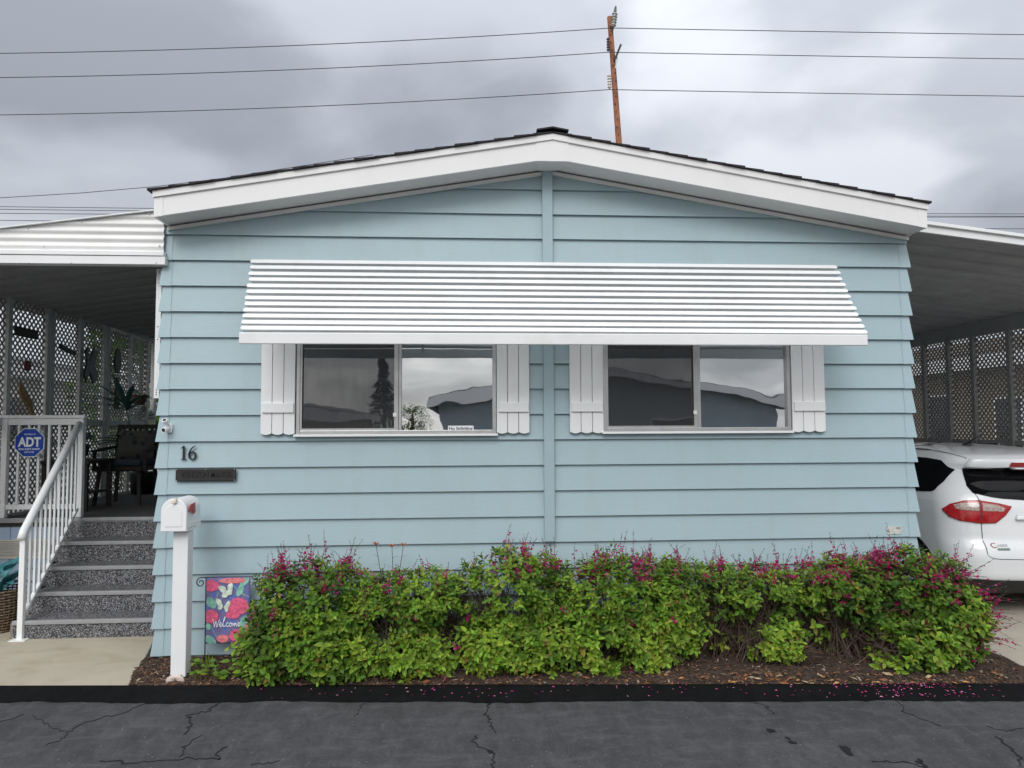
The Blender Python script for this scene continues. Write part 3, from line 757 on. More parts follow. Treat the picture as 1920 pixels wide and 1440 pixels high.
# ------------------------------------------------------------------ porch on the left
pr_ = thing('porch_roof', 'white corrugated aluminium porch cover with dark ribbed underside', 'porch roof', (-1.2, 3, 3.1))
def ptop(x): return 3.507 + .135*x
mb = MB(); NX, NZ = 40, 56; V = []
for i in range(NX+1):
    x = -2.62 + (2.62+.012)*i/NX; tp = ptop(x)-.004
    for j in range(NZ+1):
        z = min(3.168 + .36*j/NZ, tp); V.append((x, -.046+.006*math.sin((z-3.168)/.0605*2*math.pi) + (.01 if z >= tp else 0), z))
mb.add(V, [(i*(NZ+1)+j, (i+1)*(NZ+1)+j, (i+1)*(NZ+1)+j+1, i*(NZ+1)+j+1) for i in range(NX) for j in range(NZ)])
mb.build('end_panel', MAT['corr'], pr_, smooth=True)
MB().box(-2.62, .026, -.075, -.028, 3.138, 3.172).build('gutter_lip', MAT['white'], pr_, bevel=.003)
MB().box(-2.62, .034, -.068, .02, 3.070, 3.134).build('front_beam', MAT['white'], pr_, bevel=.003)
MB().bar((-2.62, -.05, ptop(-2.62)), (.0, -.05, ptop(0)), .05, .008).build('top_flashing', MAT['white'], pr_)
n = 0
for i in range(20):                                     # ribbed roof pans, each falling away from the home
    y0, y1 = -.03 + i*.31, -.03 + (i+1)*.31 - .002
    prof = [(y0, 0), (y0+.012, .022), (y0+.04, .022), (y0+.055, 0), (y0+.15, 0), (y0+.16, .008), (y0+.18, .008), (y0+.19, 0), (y1, 0)]
    mb = MB(); m_ = len(prof)
    mb.add([(-.005, y, ptop(0)-.035-h) for y, h in prof] + [(-2.60, y, ptop(-2.6)-.035-h) for y, h in prof], [(k, k+1, m_+k+1, m_+k) for k in range(m_-1)])
    mb.add([(-.005, y, ptop(0)-.008) for y in (y0, y1)] + [(-2.60, y, ptop(-2.6)-.008) for y in (y0, y1)], [(0,1,3,2)])
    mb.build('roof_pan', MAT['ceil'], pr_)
for px, py in ((20,84),(152,36),(278,20),(82,83),(299,82)): pass
for px, py in ((51,427),(152,415),(279,400),(82,462),(299,461)):
    p = at(px, py, -.06); MB().lathe([(.006,0),(.006,-.004),(.003,-.006)], p.x, -.058, p.z, 8, 'y').build('screw', MAT['alu'], pr_)
for px in (55, 134, 293):
    p = at(px, 493, -.068); MB().lathe([(.005,0),(.005,-.003),(.002,-.005)], p.x, -.068, p.z, 8, 'y').build('screw', MAT['alu'], pr_)
hs = MB().box(-.092, -.050, .084, .100, 2.035, 3.068).build('hanger_strip', MAT['white'], pr_, bevel=.002)
for z in (2.06, 2.078, 2.096, 3.045, 3.03, 2.95, 2.6, 2.5): MB().box(-.075, -.067, .0825, .0845, z, z+.008).build('bolt_hole', MAT['black'], pr_)

LX = -2.40; DZ = .885
def lattice_panel(parent, x, y0, y1, z0, z1, m, pitch=.056, w=.0225):
    mb = MB(); r2 = math.sqrt(.5)
    for sg, dx in ((1, 0), (-1, .004)):
        c = (y0*r2 + sg*z0*r2 if sg > 0 else (y0-z1)*r2); c1 = ((y1+z1)*r2 if sg > 0 else (y1-z0)*r2)
        while c < c1 + pitch:
            poly = [(y0,z0),(y1,z0),(y1,z1),(y0,z1)]
            poly = clip(poly, r2, sg*r2, c+w/2)
            if len(poly) >= 3: poly = clip(poly, -r2, -sg*r2, -(c-w/2))
            if len(poly) >= 3: mb.prism(poly, lambda a, b: (x+dx, a, b), (.0035, 0, 0))
            c += pitch
    return mb.build('lattice_panel', m, parent, kind='stuff')
ls = thing('lattice_screen', 'tall grey lattice privacy screen along the outer side of the porch', 'lattice', (LX, 3.7, DZ))
YS = [.9, 1.55, 1.99, 2.69, 3.39, 3.98, 4.70, 5.27, 5.52]
def ltop(y): return 3.25 - .042*(y-2)
for i, y in enumerate(YS):
    MB().box(LX-.01, LX+.055, y-.035, y+.035, DZ if y > 1.9 else 0, ltop(y)).build('post', MAT['post'], ls, bevel=.004)
    if i in (3, 5): MB().box(LX-.01, LX+.05, y+.075, y+.135, DZ, ltop(y)).build('post', MAT['post'], ls, bevel=.004)
for a, b in zip(YS, YS[1:]):
    if b-a < .3: continue
    lo = DZ+.03 if a > 1.9 else .05
    lattice_panel(ls, LX+.012, a+.036, b-.036, 1.90, ltop(b)-.03, MAT['lattice'])
    lattice_panel(ls, LX+.012, a+.036, b-.036, lo, 1.83, MAT['lattice'])
    MB().box(LX-.004, LX+.045, a+.036, b-.036, 1.83, 1.90).build('rail', MAT['post'], ls)
    MB().box(LX-.004, LX+.045, a+.036, b-.036, lo-.03, lo).build('rail', MAT['post'], ls)
MB().bar((LX+.02, -.02, ltop(-.02)+.03), (LX+.02, 6.1, ltop(6.1)+.03), .075, .10).build('top_beam', MAT['beam'], ls)

dk = thing('porch_deck', 'raised porch deck with dark carpet and pale blue skirting', 'deck', (-1.2, 4, 0))
MB().box(-2.46, -.045, 1.93, 6.2, .80, DZ).build('floor', MAT['deck'], dk)
MB().box(-2.50, -.045, 1.895, 1.93, .845, DZ+.006).build('deck_edge', MAT['nosing'], dk, bevel=.004)
for x in (-3.35, -2.92, -2.49, -2.245, -2.0, -1.75): MB().box(x, x+(.24 if x > -2.5 else .425), 1.935, 1.955, .02, .84).build('skirting_panel', MAT['skirt'], dk, bevel=.004)
MB().box(-.30, -.05, 1.98, 2.0, .02, .8).box(-2.46, -2.44, 1.96, 6.2, .0, .8).build('side_skirting', MAT['skirt'], dk)
vt = MB().box(-2.36, -1.80, 1.918, 1.935, .485, .50).box(-2.36, -1.80, 1.918, 1.935, .66, .675).box(-2.36, -2.345, 1.918, 1.935, .5, .66).box(-2.12, -2.09, 1.918, 1.935, .5, .66).box(-1.83, -1.80, 1.918, 1.935, .5, .66).build('vent', MAT['vent'], dk)
for i in range(9): MB().add([(-2.345,1.916,.503+i*.0175),(-1.83,1.916,.503+i*.0175),(-1.83,1.934,.516+i*.0175),(-2.345,1.934,.516+i*.0175),(-2.345,1.918,.501+i*.0175),(-1.83,1.918,.501+i*.0175)], [(0,1,2,3),(0,4,5,1)]).build('louvre', MAT['vent'], vt)

MAT['stringer'] = M('weathered stringer', (.22,.19,.16), .8, .2, 9)
stp = thing('porch_steps', 'five speckled grey carpeted steps rising to the porch', 'steps', (-.75, 1.2, .02))
SY = [.69, .97, 1.25, 1.55, 1.90]; SZ = [.176, .351, .521, .703, .891]
zprev = .022
for i in range(5):
    x0, x1 = (-1.455, -1.49, -1.545, -1.62, -1.68)[i], (-.105+.02*i if i < 2 else -.055)
    MB().box(x0, x1, SY[i], SY[i]+.02, zprev, SZ[i]-.034).build('riser', MAT['pebble'], stp)
    if i < 4: MB().box(x0, x1, SY[i]+.02, SY[i+1]+.02, SZ[i]-.05, SZ[i]-.006).build('tread', MAT['pebble'], stp)
    MB().box(x0-.004, x1, SY[i]-.014, SY[i]+.022, SZ[i]-.034, SZ[i]).build('nosing', MAT['nosing'], stp, bevel=.004)
    MB().box(x0-.022, x0, SY[i]+.002, (SY[i+1] if i < 4 else SY[i]+.03)+.002, .022, SZ[i]-.02).build('stringer', MAT['stringer'], stp)
    zprev = SZ[i]-.006

hr = thing('stair_handrail', 'white metal stair handrail with thin balusters sloping up to the porch', 'railing', (-1.4, 1.2, .02))
B0, B1 = Vector((-1.385, .675, .925)), Vector((-1.585, 1.90, 1.845))
MB().tube([B0+(B0-B1).normalized()*.05-Vector((0,0,.03)), B0, B0.lerp(B1,.5), B1], .034, 10).build('handrail', MAT['white'], hr, smooth=True)
MB().box(-1.405, -1.360, .655, .700, .026, .90).build('post', MAT['white'], hr, bevel=.004)
MB().box(-1.445, -1.315, .615, .74, .022, .030).build('base_plate', MAT['white'], hr, bevel=.002)
lo0, lo1 = Vector((-1.375, .72, .245)), Vector((-1.57, 1.87, .985))
MB().bar(lo0, lo1, .030, .030).build('bottom_rail', MAT['white'], hr)
for i in range(11):
    t = (i+.6)/11.2; a = lo0.lerp(lo1, t); b = B0.lerp(B1, t+.01)
    MB().box(a.x-.009, a.x+.009, a.y-.009, a.y+.009, a.z, b.z-.01).build('baluster', MAT['white'], hr)

rl = thing('porch_railing', 'short white metal railing at the front edge of the porch', 'railing', (-1.95, 1.95, DZ))
for x in (-2.335, -1.585): MB().box(x-.027, x+.027, 1.925, 1.98, DZ+.006, 1.90).build('post', MAT['white'], rl, bevel=.004)
MB().box(-2.60, -1.545, 1.915, 1.99, 1.902, 1.935).build('top_rail', MAT['white'], rl, bevel=.008)
MB().box(-2.305, -1.615, 1.935, 1.97, 1.835, 1.900).build('upper_rail', MAT['white'], rl, bevel=.003)
MB().box(-2.305, -1.615, 1.935, 1.97, .975, 1.025).build('bottom_rail', MAT['white'], rl, bevel=.003)
for i in range(6): x = -2.205+i*.1; MB().box(x-.011, x+.011, 1.942, 1.964, 1.027, 1.833).build('baluster', MAT['white'], rl)

sg = thing('security_sign', 'blue octagonal security sign on the porch railing', 'sign', (-2.07, 1.92, 1.65))
def octa(r, cx, cz): return [(cx+r*math.cos(math.pi/8+k*math.pi/4), cz+r*math.sin(math.pi/8+k*math.pi/4)) for k in range(8)]
scx, scz = -2.073, 1.655
MB().prism(octa(.157, scx, scz), lambda a, b: (a, 1.905, b), (0, .006, 0)).build('backing', MAT['sign_white'], sg)
MB().prism(octa(.150, scx, scz), lambda a, b: (a, 1.9035, b), (0, .0016, 0)).build('face', MAT['sign_blue'], sg)
def sletters(t, x0, x1, z0, z1, bold): lettering('lettering', t, scx+x0, scx+x1, scz+z0, scz+z1, 1.9033, MAT['sign_white'], sg, bold, .0012)
sletters('SECURED BY', -.052, .062, .078, .092, .01)
sletters('ADT', -.112, .112, -.042, .056, .035)
sletters('800.ADT.ASAP', -.104, .104, -.075, -.056, .02)
sletters('ADT.COM', -.048, .048, -.104, -.089, .015)
MB().box(scx-.012, scx+.012, 1.911, 1.935, 1.49, 1.80).build('stake', MAT['alu'], sg)

# porch furniture in the shade
def chair(loc, label):
    x, y, z = loc; c = thing('porch_chair', label, 'chair', loc, 'dark chairs on the shaded porch')
    for sx in (-.24, .24):
        for sy in (-.24, .24): MB().bar((x+sx*1.08, y+sy*1.1, z), (x+sx*.92, y+sy*.92, z+.44), .035, .035).build('leg', MAT['wicker_dark'], c)
    MB().box(x-.27, x+.27, y-.26, y+.26, z+.40, z+.46).build('seat', MAT['wicker_dark'], c, bevel=.015)
    MB().box(x-.25, x+.25, y-.25, y+.22, z+.462, z+.535).build('cushion', MAT['cush_blue'], c, bevel=.03)
    bk = MB(); bk.bar((x-.26, y+.24, z+.44), (x-.26, y+.33, z+.93), .035, .035).bar((x+.26, y+.24, z+.44), (x+.26, y+.33, z+.93), .035, .035).bar((x-.28, y+.33, z+.93), (x+.28, y+.33, z+.93), .05, .05)
    for k in range(7): xx = x-.2+k*.0667; bk.bar((xx, y+.25, z+.46), (xx, y+.33, z+.92), .03, .012)
    bk.build('backrest', MAT['wicker_dark'], c)
    for sx in (-.29, .29): MB().bar((x+sx, y-.25, z+.64), (x+sx, y+.28, z+.68), .05, .03).bar((x+sx, y-.22, z+.4), (x+sx, y-.22, z+.64), .03, .03).build('armrest', MAT['wicker_dark'], c)
    return c
chair((-1.72, 3.30, DZ), 'dark wicker porch chair with blue cushion nearest the open doorway')
c2 = chair((-1.70, 5.55, DZ), 'dark wicker porch chair farther back against the lattice')
def pillow(x, y, z, w, h, m, label, rot):
    mb = MB(); N = 10; V = []
    for s in (1, -1):
        for i in range(N+1):
            for j in range(N+1):
                u, v = 2*i/N-1, 2*j/N-1; t = .075*(1-u*u)**.5*(1-v*v)**.5 if abs(u) < 1 and abs(v) < 1 else 0
                p = Vector((u*w/2*(1-.06*(1-abs(v))), -s*t, v*h/2*(1-.06*(1-abs(u))))); V.append(Matrix.Rotation(rot, 3, 'X') @ p + Vector((x, y, z)))
    q = (N+1)**2
    for s in range(2): mb.add([], [])
    mb.v = [tuple(p) for p in V]
    for s in range(2):
        for i in range(N):
            for j in range(N): mb.face([s*q+i*(N+1)+j, s*q+(i+1)*(N+1)+j, s*q+(i+1)*(N+1)+j+1, s*q+i*(N+1)+j+1])
    return tag(mb.build('pillow', m, smooth=True), label, 'pillow')
pillow(-1.70, 3.45, DZ+.71, .46, .36, MAT['cush_pat'], 'pale pillow with dark leaf spots on the near porch chair', -.18)
pillow(-1.68, 5.70, DZ+.71, .42, .36, M('grey pink pillow', (.16,.14,.14), .9, .1, 20), 'plain grey pillow on the farther porch chair', -.18)
tb = thing('porch_table', 'low dark wooden table behind the porch railing', 'table', (-2.02, 2.75, DZ))
MB().box(-2.28, -1.76, 2.45, 3.05, DZ+.52, DZ+.56).build('tabletop', MAT['wood_dark'], tb, bevel=.006)
for x in (-2.24, -1.80):
    for y in (2.49, 3.01): MB().box(x-.022, x+.022, y-.022, y+.022, DZ, DZ+.52).build('leg', MAT['wood_dark'], tb)
MB().box(-2.22, -1.82, 2.50, 3.0, DZ+.18, DZ+.20).build('shelf', MAT['wood_dark'], tb)
pt = thing('table_pot', 'dark round pot with small plant on the porch table', 'potted plant', (-2.0, 2.7, DZ+.56))
MB().lathe([(.06,0),(.10,.06),(.11,.15),(.095,.18),(.08,.17)], -2.0, 2.7, DZ+.56, 18).build('pot', MAT['black'], pt, smooth=True)
def blade(mb, base, d, L, w, droop, fold=.2, n=6):
    """one leaf: tapered, folded along the midrib, drooping"""
    d = Vector(d).normalized(); side = d.cross(Vector((0,0,1)))
    side = side.normalized() if side.length > 1e-3 else Vector((1,0,0)); b = len(mb.v); p = Vector(base)
    for i in range(n+1):
        t = i/n; ww = w*math.sin(math.pi*min(.98, .08+.92*t))**.8*(1-.25*t); up = side.cross(d)
        mb.v += [tuple(p-side*ww/2+up*fold*ww), tuple(p), tuple(p+side*ww/2+up*fold*ww)]
        d = (d+Vector((0,0,-droop/n))).normalized(); p = p+d*(L/n)
    for i in range(n):
        for j in (0, 1): mb.face([b+i*3+j, b+i*3+j+1, b+(i+1)*3+j+1, b+(i+1)*3+j])
rn = random.Random(11)
for k in range(14):
    a = rn.uniform(0, 6.28); mb = MB(); blade(mb, (-2.0, 2.7, DZ+.73), (math.cos(a)*.7, math.sin(a)*.7, .8), rn.uniform(.12,.24), .035, .7); mb.build('leaf', MAT['palm_leaf'], pt)
def palm(name, x, y, z, label, h, n, L, w, m, seed, pot):
    t = thing(name, label, 'potted plant', (x, y, z)); rn = random.Random(seed)
    MB().lathe([(.11,0),(.15,.02),(.17,.26),(.18,.30),(.155,.30),(.15,.27)], x, y, z, 18).build('pot', pot, t, smooth=True)
    for k in range(n):
        a = k*2.4+rn.uniform(-.3,.3); e = rn.uniform(.35, 1.6); mb = MB()
        d = Vector((math.cos(a), math.sin(a), e)).normalized(); s = Vector((x, y, z+.28)); stem = [s, s+d*h*.5, s+d*h+Vector((0,0,.05))]
        mb.tube(stem, .008, 5); tip = stem[-1]
        for q in range(7):
            f = (q-3)/3; dd = (d + d.cross(Vector((0,0,1))).normalized()*f*1.3).normalized(); blade(mb, tip-d*abs(f)*.08, dd, L*(1-.35*abs(f)), w, .5)
        mb.build('frond', m, t, smooth=True)
    return t
palm('potted_palm', -2.10, 4.60, DZ, 'dark teal fan palm in a pot at the far end of the porch', 1.05, 16, .55, .085, MAT['palm_leaf'], 3, MAT['black'])
palm('potted_fern', -.85, 4.70, DZ, 'shaded leafy pot plant beside the home wall on the porch', .42, 10, .32, .08, MAT['palm_leaf'], 5, MAT['wood_dark'])

# ornaments hung on the lattice
def orn(name, label, cat, poly, m, x=LX+.065, t=.02):
    return tag(MB().prism(poly, lambda a, b: (x, a, b), (t, 0, 0)).build(name, m, bevel=.004), label, cat)
orn('lattice_plaque', 'dark rectangular wooden plaque high on the porch lattice', 'ornament', [(2.03,2.77),(2.42,2.77),(2.42,2.87),(2.03,2.87)], MAT['wood_dark'])
orn('wooden_bird', 'curved tan carved bird hanging on the porch lattice', 'ornament', [(2.13,2.30),(2.20,2.22),(2.28,2.16),(2.36,2.06),(2.40,1.93),(2.37,1.92),(2.31,2.02),(2.24,2.08),(2.17,2.12),(2.13,2.20)], M('tan carved wood', (.30,.19,.06), .6, .2, 20))
orn('red_ornament', 'small dark red round ornament on the porch lattice', 'ornament', [(2.26+.055*math.cos(a*.524), 2.47+.06*math.sin(a*.524)) for a in range(12)], M('dark red paint', (.10,.015,.015), .6, .2, 20))
orn('lattice_mask', 'dark oval mask hanging on the porch lattice', 'ornament', [(4.26+.09*math.cos(a*.393), 2.70+.17*math.sin(a*.393)) for a in range(16)], MAT['wood_dark'])
orn('long_ornament', 'long dark hanging panel below the oval mask', 'ornament', [(4.20,2.05),(4.33,2.05),(4.31,2.48),(4.23,2.48)], MAT['wood_dark'])
orn('dark_butterfly', 'dark metal butterfly on the porch lattice', 'ornament', [(3.52,2.62),(3.62,2.82),(3.72,2.78),(3.66,2.62),(3.74,2.42),(3.62,2.36),(3.54,2.50),(3.46,2.36),(3.40,2.46),(3.46,2.62),(3.42,2.76),(3.48,2.80)], MAT['black'])
orn('small_plaque', 'narrow dark strip ornament under the porch beam', 'ornament', [(2.86,2.72),(3.2,2.66),(3.2,2.72),(2.86,2.78)], MAT['wood_dark'])
hb = thing('hanging_basket', 'small brown basket with trailing leaves hung on the lattice', 'potted plant', (LX+.14, 4.75, 2.12))
MB().lathe([(.05,0),(.09,.05),(.10,.13),(.085,.13)], LX+.16, 4.75, 2.12, 14).build('basket', MAT['basket'], hb)
MB().tube([(LX+.06, 4.75, 2.36), (LX+.16, 4.75, 2.27)], .005, 5).build('hook', MAT['black'], hb)
for k in range(16):
    a = rn.uniform(0, 6.28); mb = MB(); blade(mb, (LX+.16, 4.75, 2.25), (math.cos(a)*.8, math.sin(a), .5), rn.uniform(.12,.22), .04, 1.6); mb.build('leaf', MAT['palm_leaf'], hb)
# woven basket planter at the left edge of the picture
bp = thing('basket_planter', 'round woven basket with teal broad leaves left of the steps', 'potted plant', (-1.74, 1.02, .016))
bx_, by_ = -1.765, 1.02
for k in range(28):
    a = 2*math.pi*k/28; MB().tube([(bx_+.135*math.cos(a), by_+.135*math.sin(a), .018), (bx_+.175*math.cos(a+.05), by_+.175*math.sin(a+.05), .20), (bx_+.17*math.cos(a), by_+.17*math.sin(a), .385)], .005, 5).build('stake', MAT['basket'], bp)
for i in range(15):
    z = .03+i*.0245; r = .137+.045*math.sin(min(1, z/.3)*1.5)
    MB().tube([(bx_+(r+.007*(-1)**(k+i))*math.cos(2*math.pi*k/28), by_+(r+.007*(-1)**(k+i))*math.sin(2*math.pi*k/28), z) for k in range(29)], .0075, 5, False).build('weave', MAT['basket'], bp)
MB().lathe([(.10,0),(.125,.02),(.15,.28),(.14,.30)], bx_, by_, .018, 16).build('liner', MAT['black'], bp)
rn = random.Random(5)
for k in range(26):
    a = rn.uniform(0, 6.28); e = rn.uniform(.3, 1.6); mb = MB()
    blade(mb, (bx_+.05*math.cos(a), by_+.05*math.sin(a), .34+rn.uniform(0,.22)), (math.cos(a), math.sin(a), e), rn.uniform(.17,.26), .11, .9, .12)
    mb.build('leaf', MAT['teal_leaf'], bp, smooth=True)

# ------------------------------------------------------------------ carport on the right
cr = thing('carport_roof', 'ribbed aluminium carport roof sloping down from the home', 'carport', (7.6, 4, 3))
def ctop(x): return 3.505-.112*(x-6.1)
for i in range(26):
    y0, y1 = .0 + i*.31, .0 + (i+1)*.31 - .002
    prof = [(y0, 0), (y0+.012, .022), (y0+.04, .022), (y0+.055, 0), (y0+.15, 0), (y0+.16, .008), (y0+.18, .008), (y0+.19, 0), (y1, 0)]
    mb = MB(); m_ = len(prof)
    mb.add([(6.105, y, ctop(6.1)-.055-h) for y, h in prof] + [(9.12, y, ctop(9.12)-.055-h) for y, h in prof], [(k, k+1, m_+k+1, m_+k) for k in range(m_-1)])
    mb.add([(6.105, y, ctop(6.1)-.01) for y in (y0, y1)] + [(9.12, y, ctop(9.12)-.01) for y in (y0, y1)], [(0,1,3,2)])
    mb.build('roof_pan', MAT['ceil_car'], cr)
f = lambda y: (lambda a, b: (a, y, b))
MB().prism([(6.10, ctop(6.1)-.075), (9.14, ctop(9.14)-.085), (9.14, ctop(9.14)-.02), (6.10, ctop(6.1)-.01)], f(-.03), (0, .03, 0)).build('front_edge', MAT['white'], cr, bevel=.003)
MB().prism([(6.10, ctop(6.1)-.012), (9.14, ctop(9.14)-.022), (9.14, ctop(9.14)+.006), (6.10, ctop(6.1)+.016)], f(-.055), (0, .06, 0)).build('edge_flashing', MAT['white'], cr, bevel=.003)
MB().box(6.095, 6.12, 0, 8, ZE+.01, ctop(6.1)-.012).build('house_channel', MAT['white'], cr)
CL = 9.0
rs = thing('lattice_screen', 'dark lattice screen along the far side of the carport', 'lattice', (CL, 3.5, 0))
CY = [.15, .88, 1.62, 1.85, 2.55, 3.18, 3.66, 4.18, 4.95, 5.75, 6.5, 7.3, 8.05]
for y in CY: MB().box(CL-.05, CL+.012, y-.03, y+.03, -.02, 3.0).build('post', MAT['lattice_dark'], rs)
for a, b in zip(CY, CY[1:]):
    if b-a < .3: continue
    lattice_panel(rs, CL, a+.031, b-.031, 1.60, 2.93, MAT['lattice_dark'], .052, .0235)
    lattice_panel(rs, CL, a+.031, b-.031, .25, 1.54, MAT['lattice_dark'], .052, .0235)
    MB().box(CL-.03, CL+.01, a+.031, b-.031, 1.54, 1.60).build('rail', MAT['lattice_dark'], rs)
    MB().box(CL-.03, CL+.01, a+.031, b-.031, .19, .25).build('rail', MAT['lattice_dark'], rs)
MB().box(CL-.04, CL+.04, -.02, 8.1, 2.935, 3.122).build('top_beam', MAT['beam'], rs)
# ------------------------------------------------------------------ car surface: horizontal slices with rounded corners
CX = 7.865
def lerp_tab(tab, z):
    if z <= tab[0][0]: return tab[0][1]
    for (a, va), (b, vb) in zip(tab, tab[1:]):
        if z <= b:
            t = (z-a)/(b-a); t = t*t*(3-2*t)*.5 + t*.5; return va+(vb-va)*t
    return tab[-1][1]
C_W = [(.18,.84),(.30,.885),(.50,.905),(.75,.915),(.95,.910),(1.06,.895),(1.12,.875),(1.25,.805),(1.38,.735),(1.46,.685),(1.52,.625),(1.56,.54),(1.585,.40)]
C_R = [(.18,.86),(.28,.70),(.38,.640),(.55,.630),(.64,.650),(.72,.700),(.90,.715),(1.0,.725),(1.10,.760),(1.22,.840),(1.37,.950),(1.395,.905),(1.43,.880),(1.47,.905),(1.52,1.15),(1.56,1.55),(1.585,2.0)]
C_F = [(.18,4.75),(.30,4.98),(.55,5.0),(.75,4.93),(.88,4.75),(.96,4.2),(1.02,3.95),(1.30,3.35),(1.46,2.98),(1.52,2.80),(1.56,2.6),(1.585,2.4)]
def car_pt(u, z):
    """u: 0 rear centre, +-1 rear corner start, +-2 side start, +-3 side end, +-4 front corner end, +-5 front centre"""
    s = -1 if u < 0 else 1; a = abs(u); w = lerp_tab(C_W, z); yr = lerp_tab(C_R, z); yf = lerp_tab(C_F, z)
    rx = .34*w/.9; ry = .34; bow = .10
    def rear(x): return yr + bow*(x/w)**2
    xc = w-rx; yc = rear(xc)
    if a <= 1: x = xc*a; y = rear(x)
    elif a <= 2:
        t = (a-1)*math.pi/2; sl = 2*bow*xc/w/w
        x = xc + rx*math.sin(t); y = yc + ry*(1-math.cos(t)) + sl*rx*math.sin(t)*math.cos(t)*.6
    elif a <= 3:
        t = a-2; y0 = yc+ry; y1 = yf-.55; y = y0+(y1-y0)*t; x = w + .012*math.sin(math.pi*t)
    elif a <= 4:
        t = (a-3)*math.pi/2; x = w-.42*(1-math.cos(t)); y = yf-.55+.45*math.sin(t)
    else:
        t = a-4; x = (w-.42)*(1-t); y = yf-.10+.10*math.sin(t*math.pi/2)
    return Vector((CX + (x if s > 0 else -x), y, z))
def car_n(u, z):
    e = 1e-3; p = car_pt(u, z); du = car_pt(u+e, z)-car_pt(u-e, z); dz = car_pt(u, z+e)-car_pt(u, z-e)
    n = du.cross(dz)
    if n.length < 1e-12: return Vector((0,0,1))
    n.normalize(); c = Vector((CX, 2.6, .8))
    return n if n.dot(p-c) > 0 else -n
# the car
car = thing('car', 'white hatchback parked nose-in under the carport', 'car', (CX, 2.8, 0))
def uz_patch(poly, off, du=.10, dz=.035, thick=0):
    """a polygon in (u, z) cut into a fine grid and wrapped onto the body"""
    bm = bmesh.new(); bm.faces.new([bm.verts.new((u, z, 0)) for u, z in poly])
    us = [p[0] for p in poly]; zs = [p[1] for p in poly]
    k = math.ceil(min(us)/du)*du
    cuts = []
    while k < max(us): cuts.append(((k,0,0),(1,0,0))); k += du
    k = math.ceil(min(zs)/dz)*dz
    while k < max(zs): cuts.append(((0,k,0),(0,1,0))); k += dz
    for co, no in cuts: bmesh.ops.bisect_plane(bm, geom=bm.verts[:]+bm.edges[:]+bm.faces[:], plane_co=co, plane_no=no, dist=1e-6)
    for v in bm.verts:
        u, z = v.co.x, v.co.y; v.co = car_pt(u, z) + car_n(u, z)*off
    bmesh.ops.recalc_face_normals(bm, faces=bm.faces)
    c = Vector((CX, 2.6, .8))
    if sum(f.normal.dot(f.calc_center_median()-c) for f in bm.faces) < 0: bmesh.ops.reverse_faces(bm, faces=bm.faces)
    me = bpy.data.meshes.new('panel'); bm.to_mesh(me); bm.free(); return me
def patch(name, poly, off, m, parent, thick=0, **k):
    o = link(name, uz_patch(poly, off, **k), m, parent, smooth=True)
    if thick: s = o.modifiers.new('thickness', 'SOLIDIFY'); s.thickness = thick; s.offset = -1
    return o
def body():
    for s in (-1, 1):
        arch = lambda uc: [(s*(uc+.113*math.cos(a)), max(.26, .325+.372*math.sin(a))) for a in [math.pi*(-.06+1.12*j/18) for j in range(19)]][::-1]
        lowp = [(0, .26), (s*1, .26)] + arch(2.135) + arch(2.86) + [(s*4, .26), (s*5, .26), (s*5, 1.05), (0, 1.05)]
        for nm, po in (('side_panel', lowp), ('upper_body', [(0, 1.05), (s*5, 1.05), (s*5, 1.5849), (0, 1.5849)])):
            patch(nm, po, 0, MAT['car'], car)
    mb = MB(); N = 60; ring = [car_pt(-5+10*i/N, 1.5845) for i in range(N)]; c0 = len(ring)
    mb.add(ring + [Vector((CX, 2.2, 1.597))], [(i, (i+1) % N, c0) for i in range(N)]); mb.build('roof_panel', MAT['car'], car, smooth=True)
    sk = []
    for s in (-1, 1): patch('lower_trim', [(0,.20),(s*1.95,.20),(s*1.95,.355),(s*1.2,.360),(0,.350)], .006, MAT['plastic'], car)
    MB().box(CX-.80, CX+.80, .95, 4.8, .20, .27).build('underbody', MAT['plastic'], car)
body()
tail = [(-1.763,.982),(-1.615,1.034),(-1.385,1.07),(-1.168,1.077),(-.874,1.052),(-.662,1.023),(-.771,.945),(-.944,.871),(-1.204,.869),(-1.476,.885),(-1.643,.917)]
cl1 = [(-1.56,1.028),(-1.437,1.048),(-1.185,1.053),(-1.188,.983),(-1.42,.987),(-1.53,.995)]
cl2 = [(-1.127,1.051),(-.916,1.036),(-.775,1.008),(-.809,.979),(-1.134,.983)]
rg = [(-1.381,1.372),(-1.34,1.210),(-1.238,1.141),(-.95,1.108),(-.774,1.095),(-.416,1.08),(0,1.078),(0,1.378),(-.6,1.377)]
sg_ = [(-1.498,1.35),(-1.727,1.235),(-1.907,1.149),(-2.069,1.124),(-2.40,1.10),(-2.40,1.455),(-2.165,1.452),(-1.95,1.432),(-1.84,1.413)]
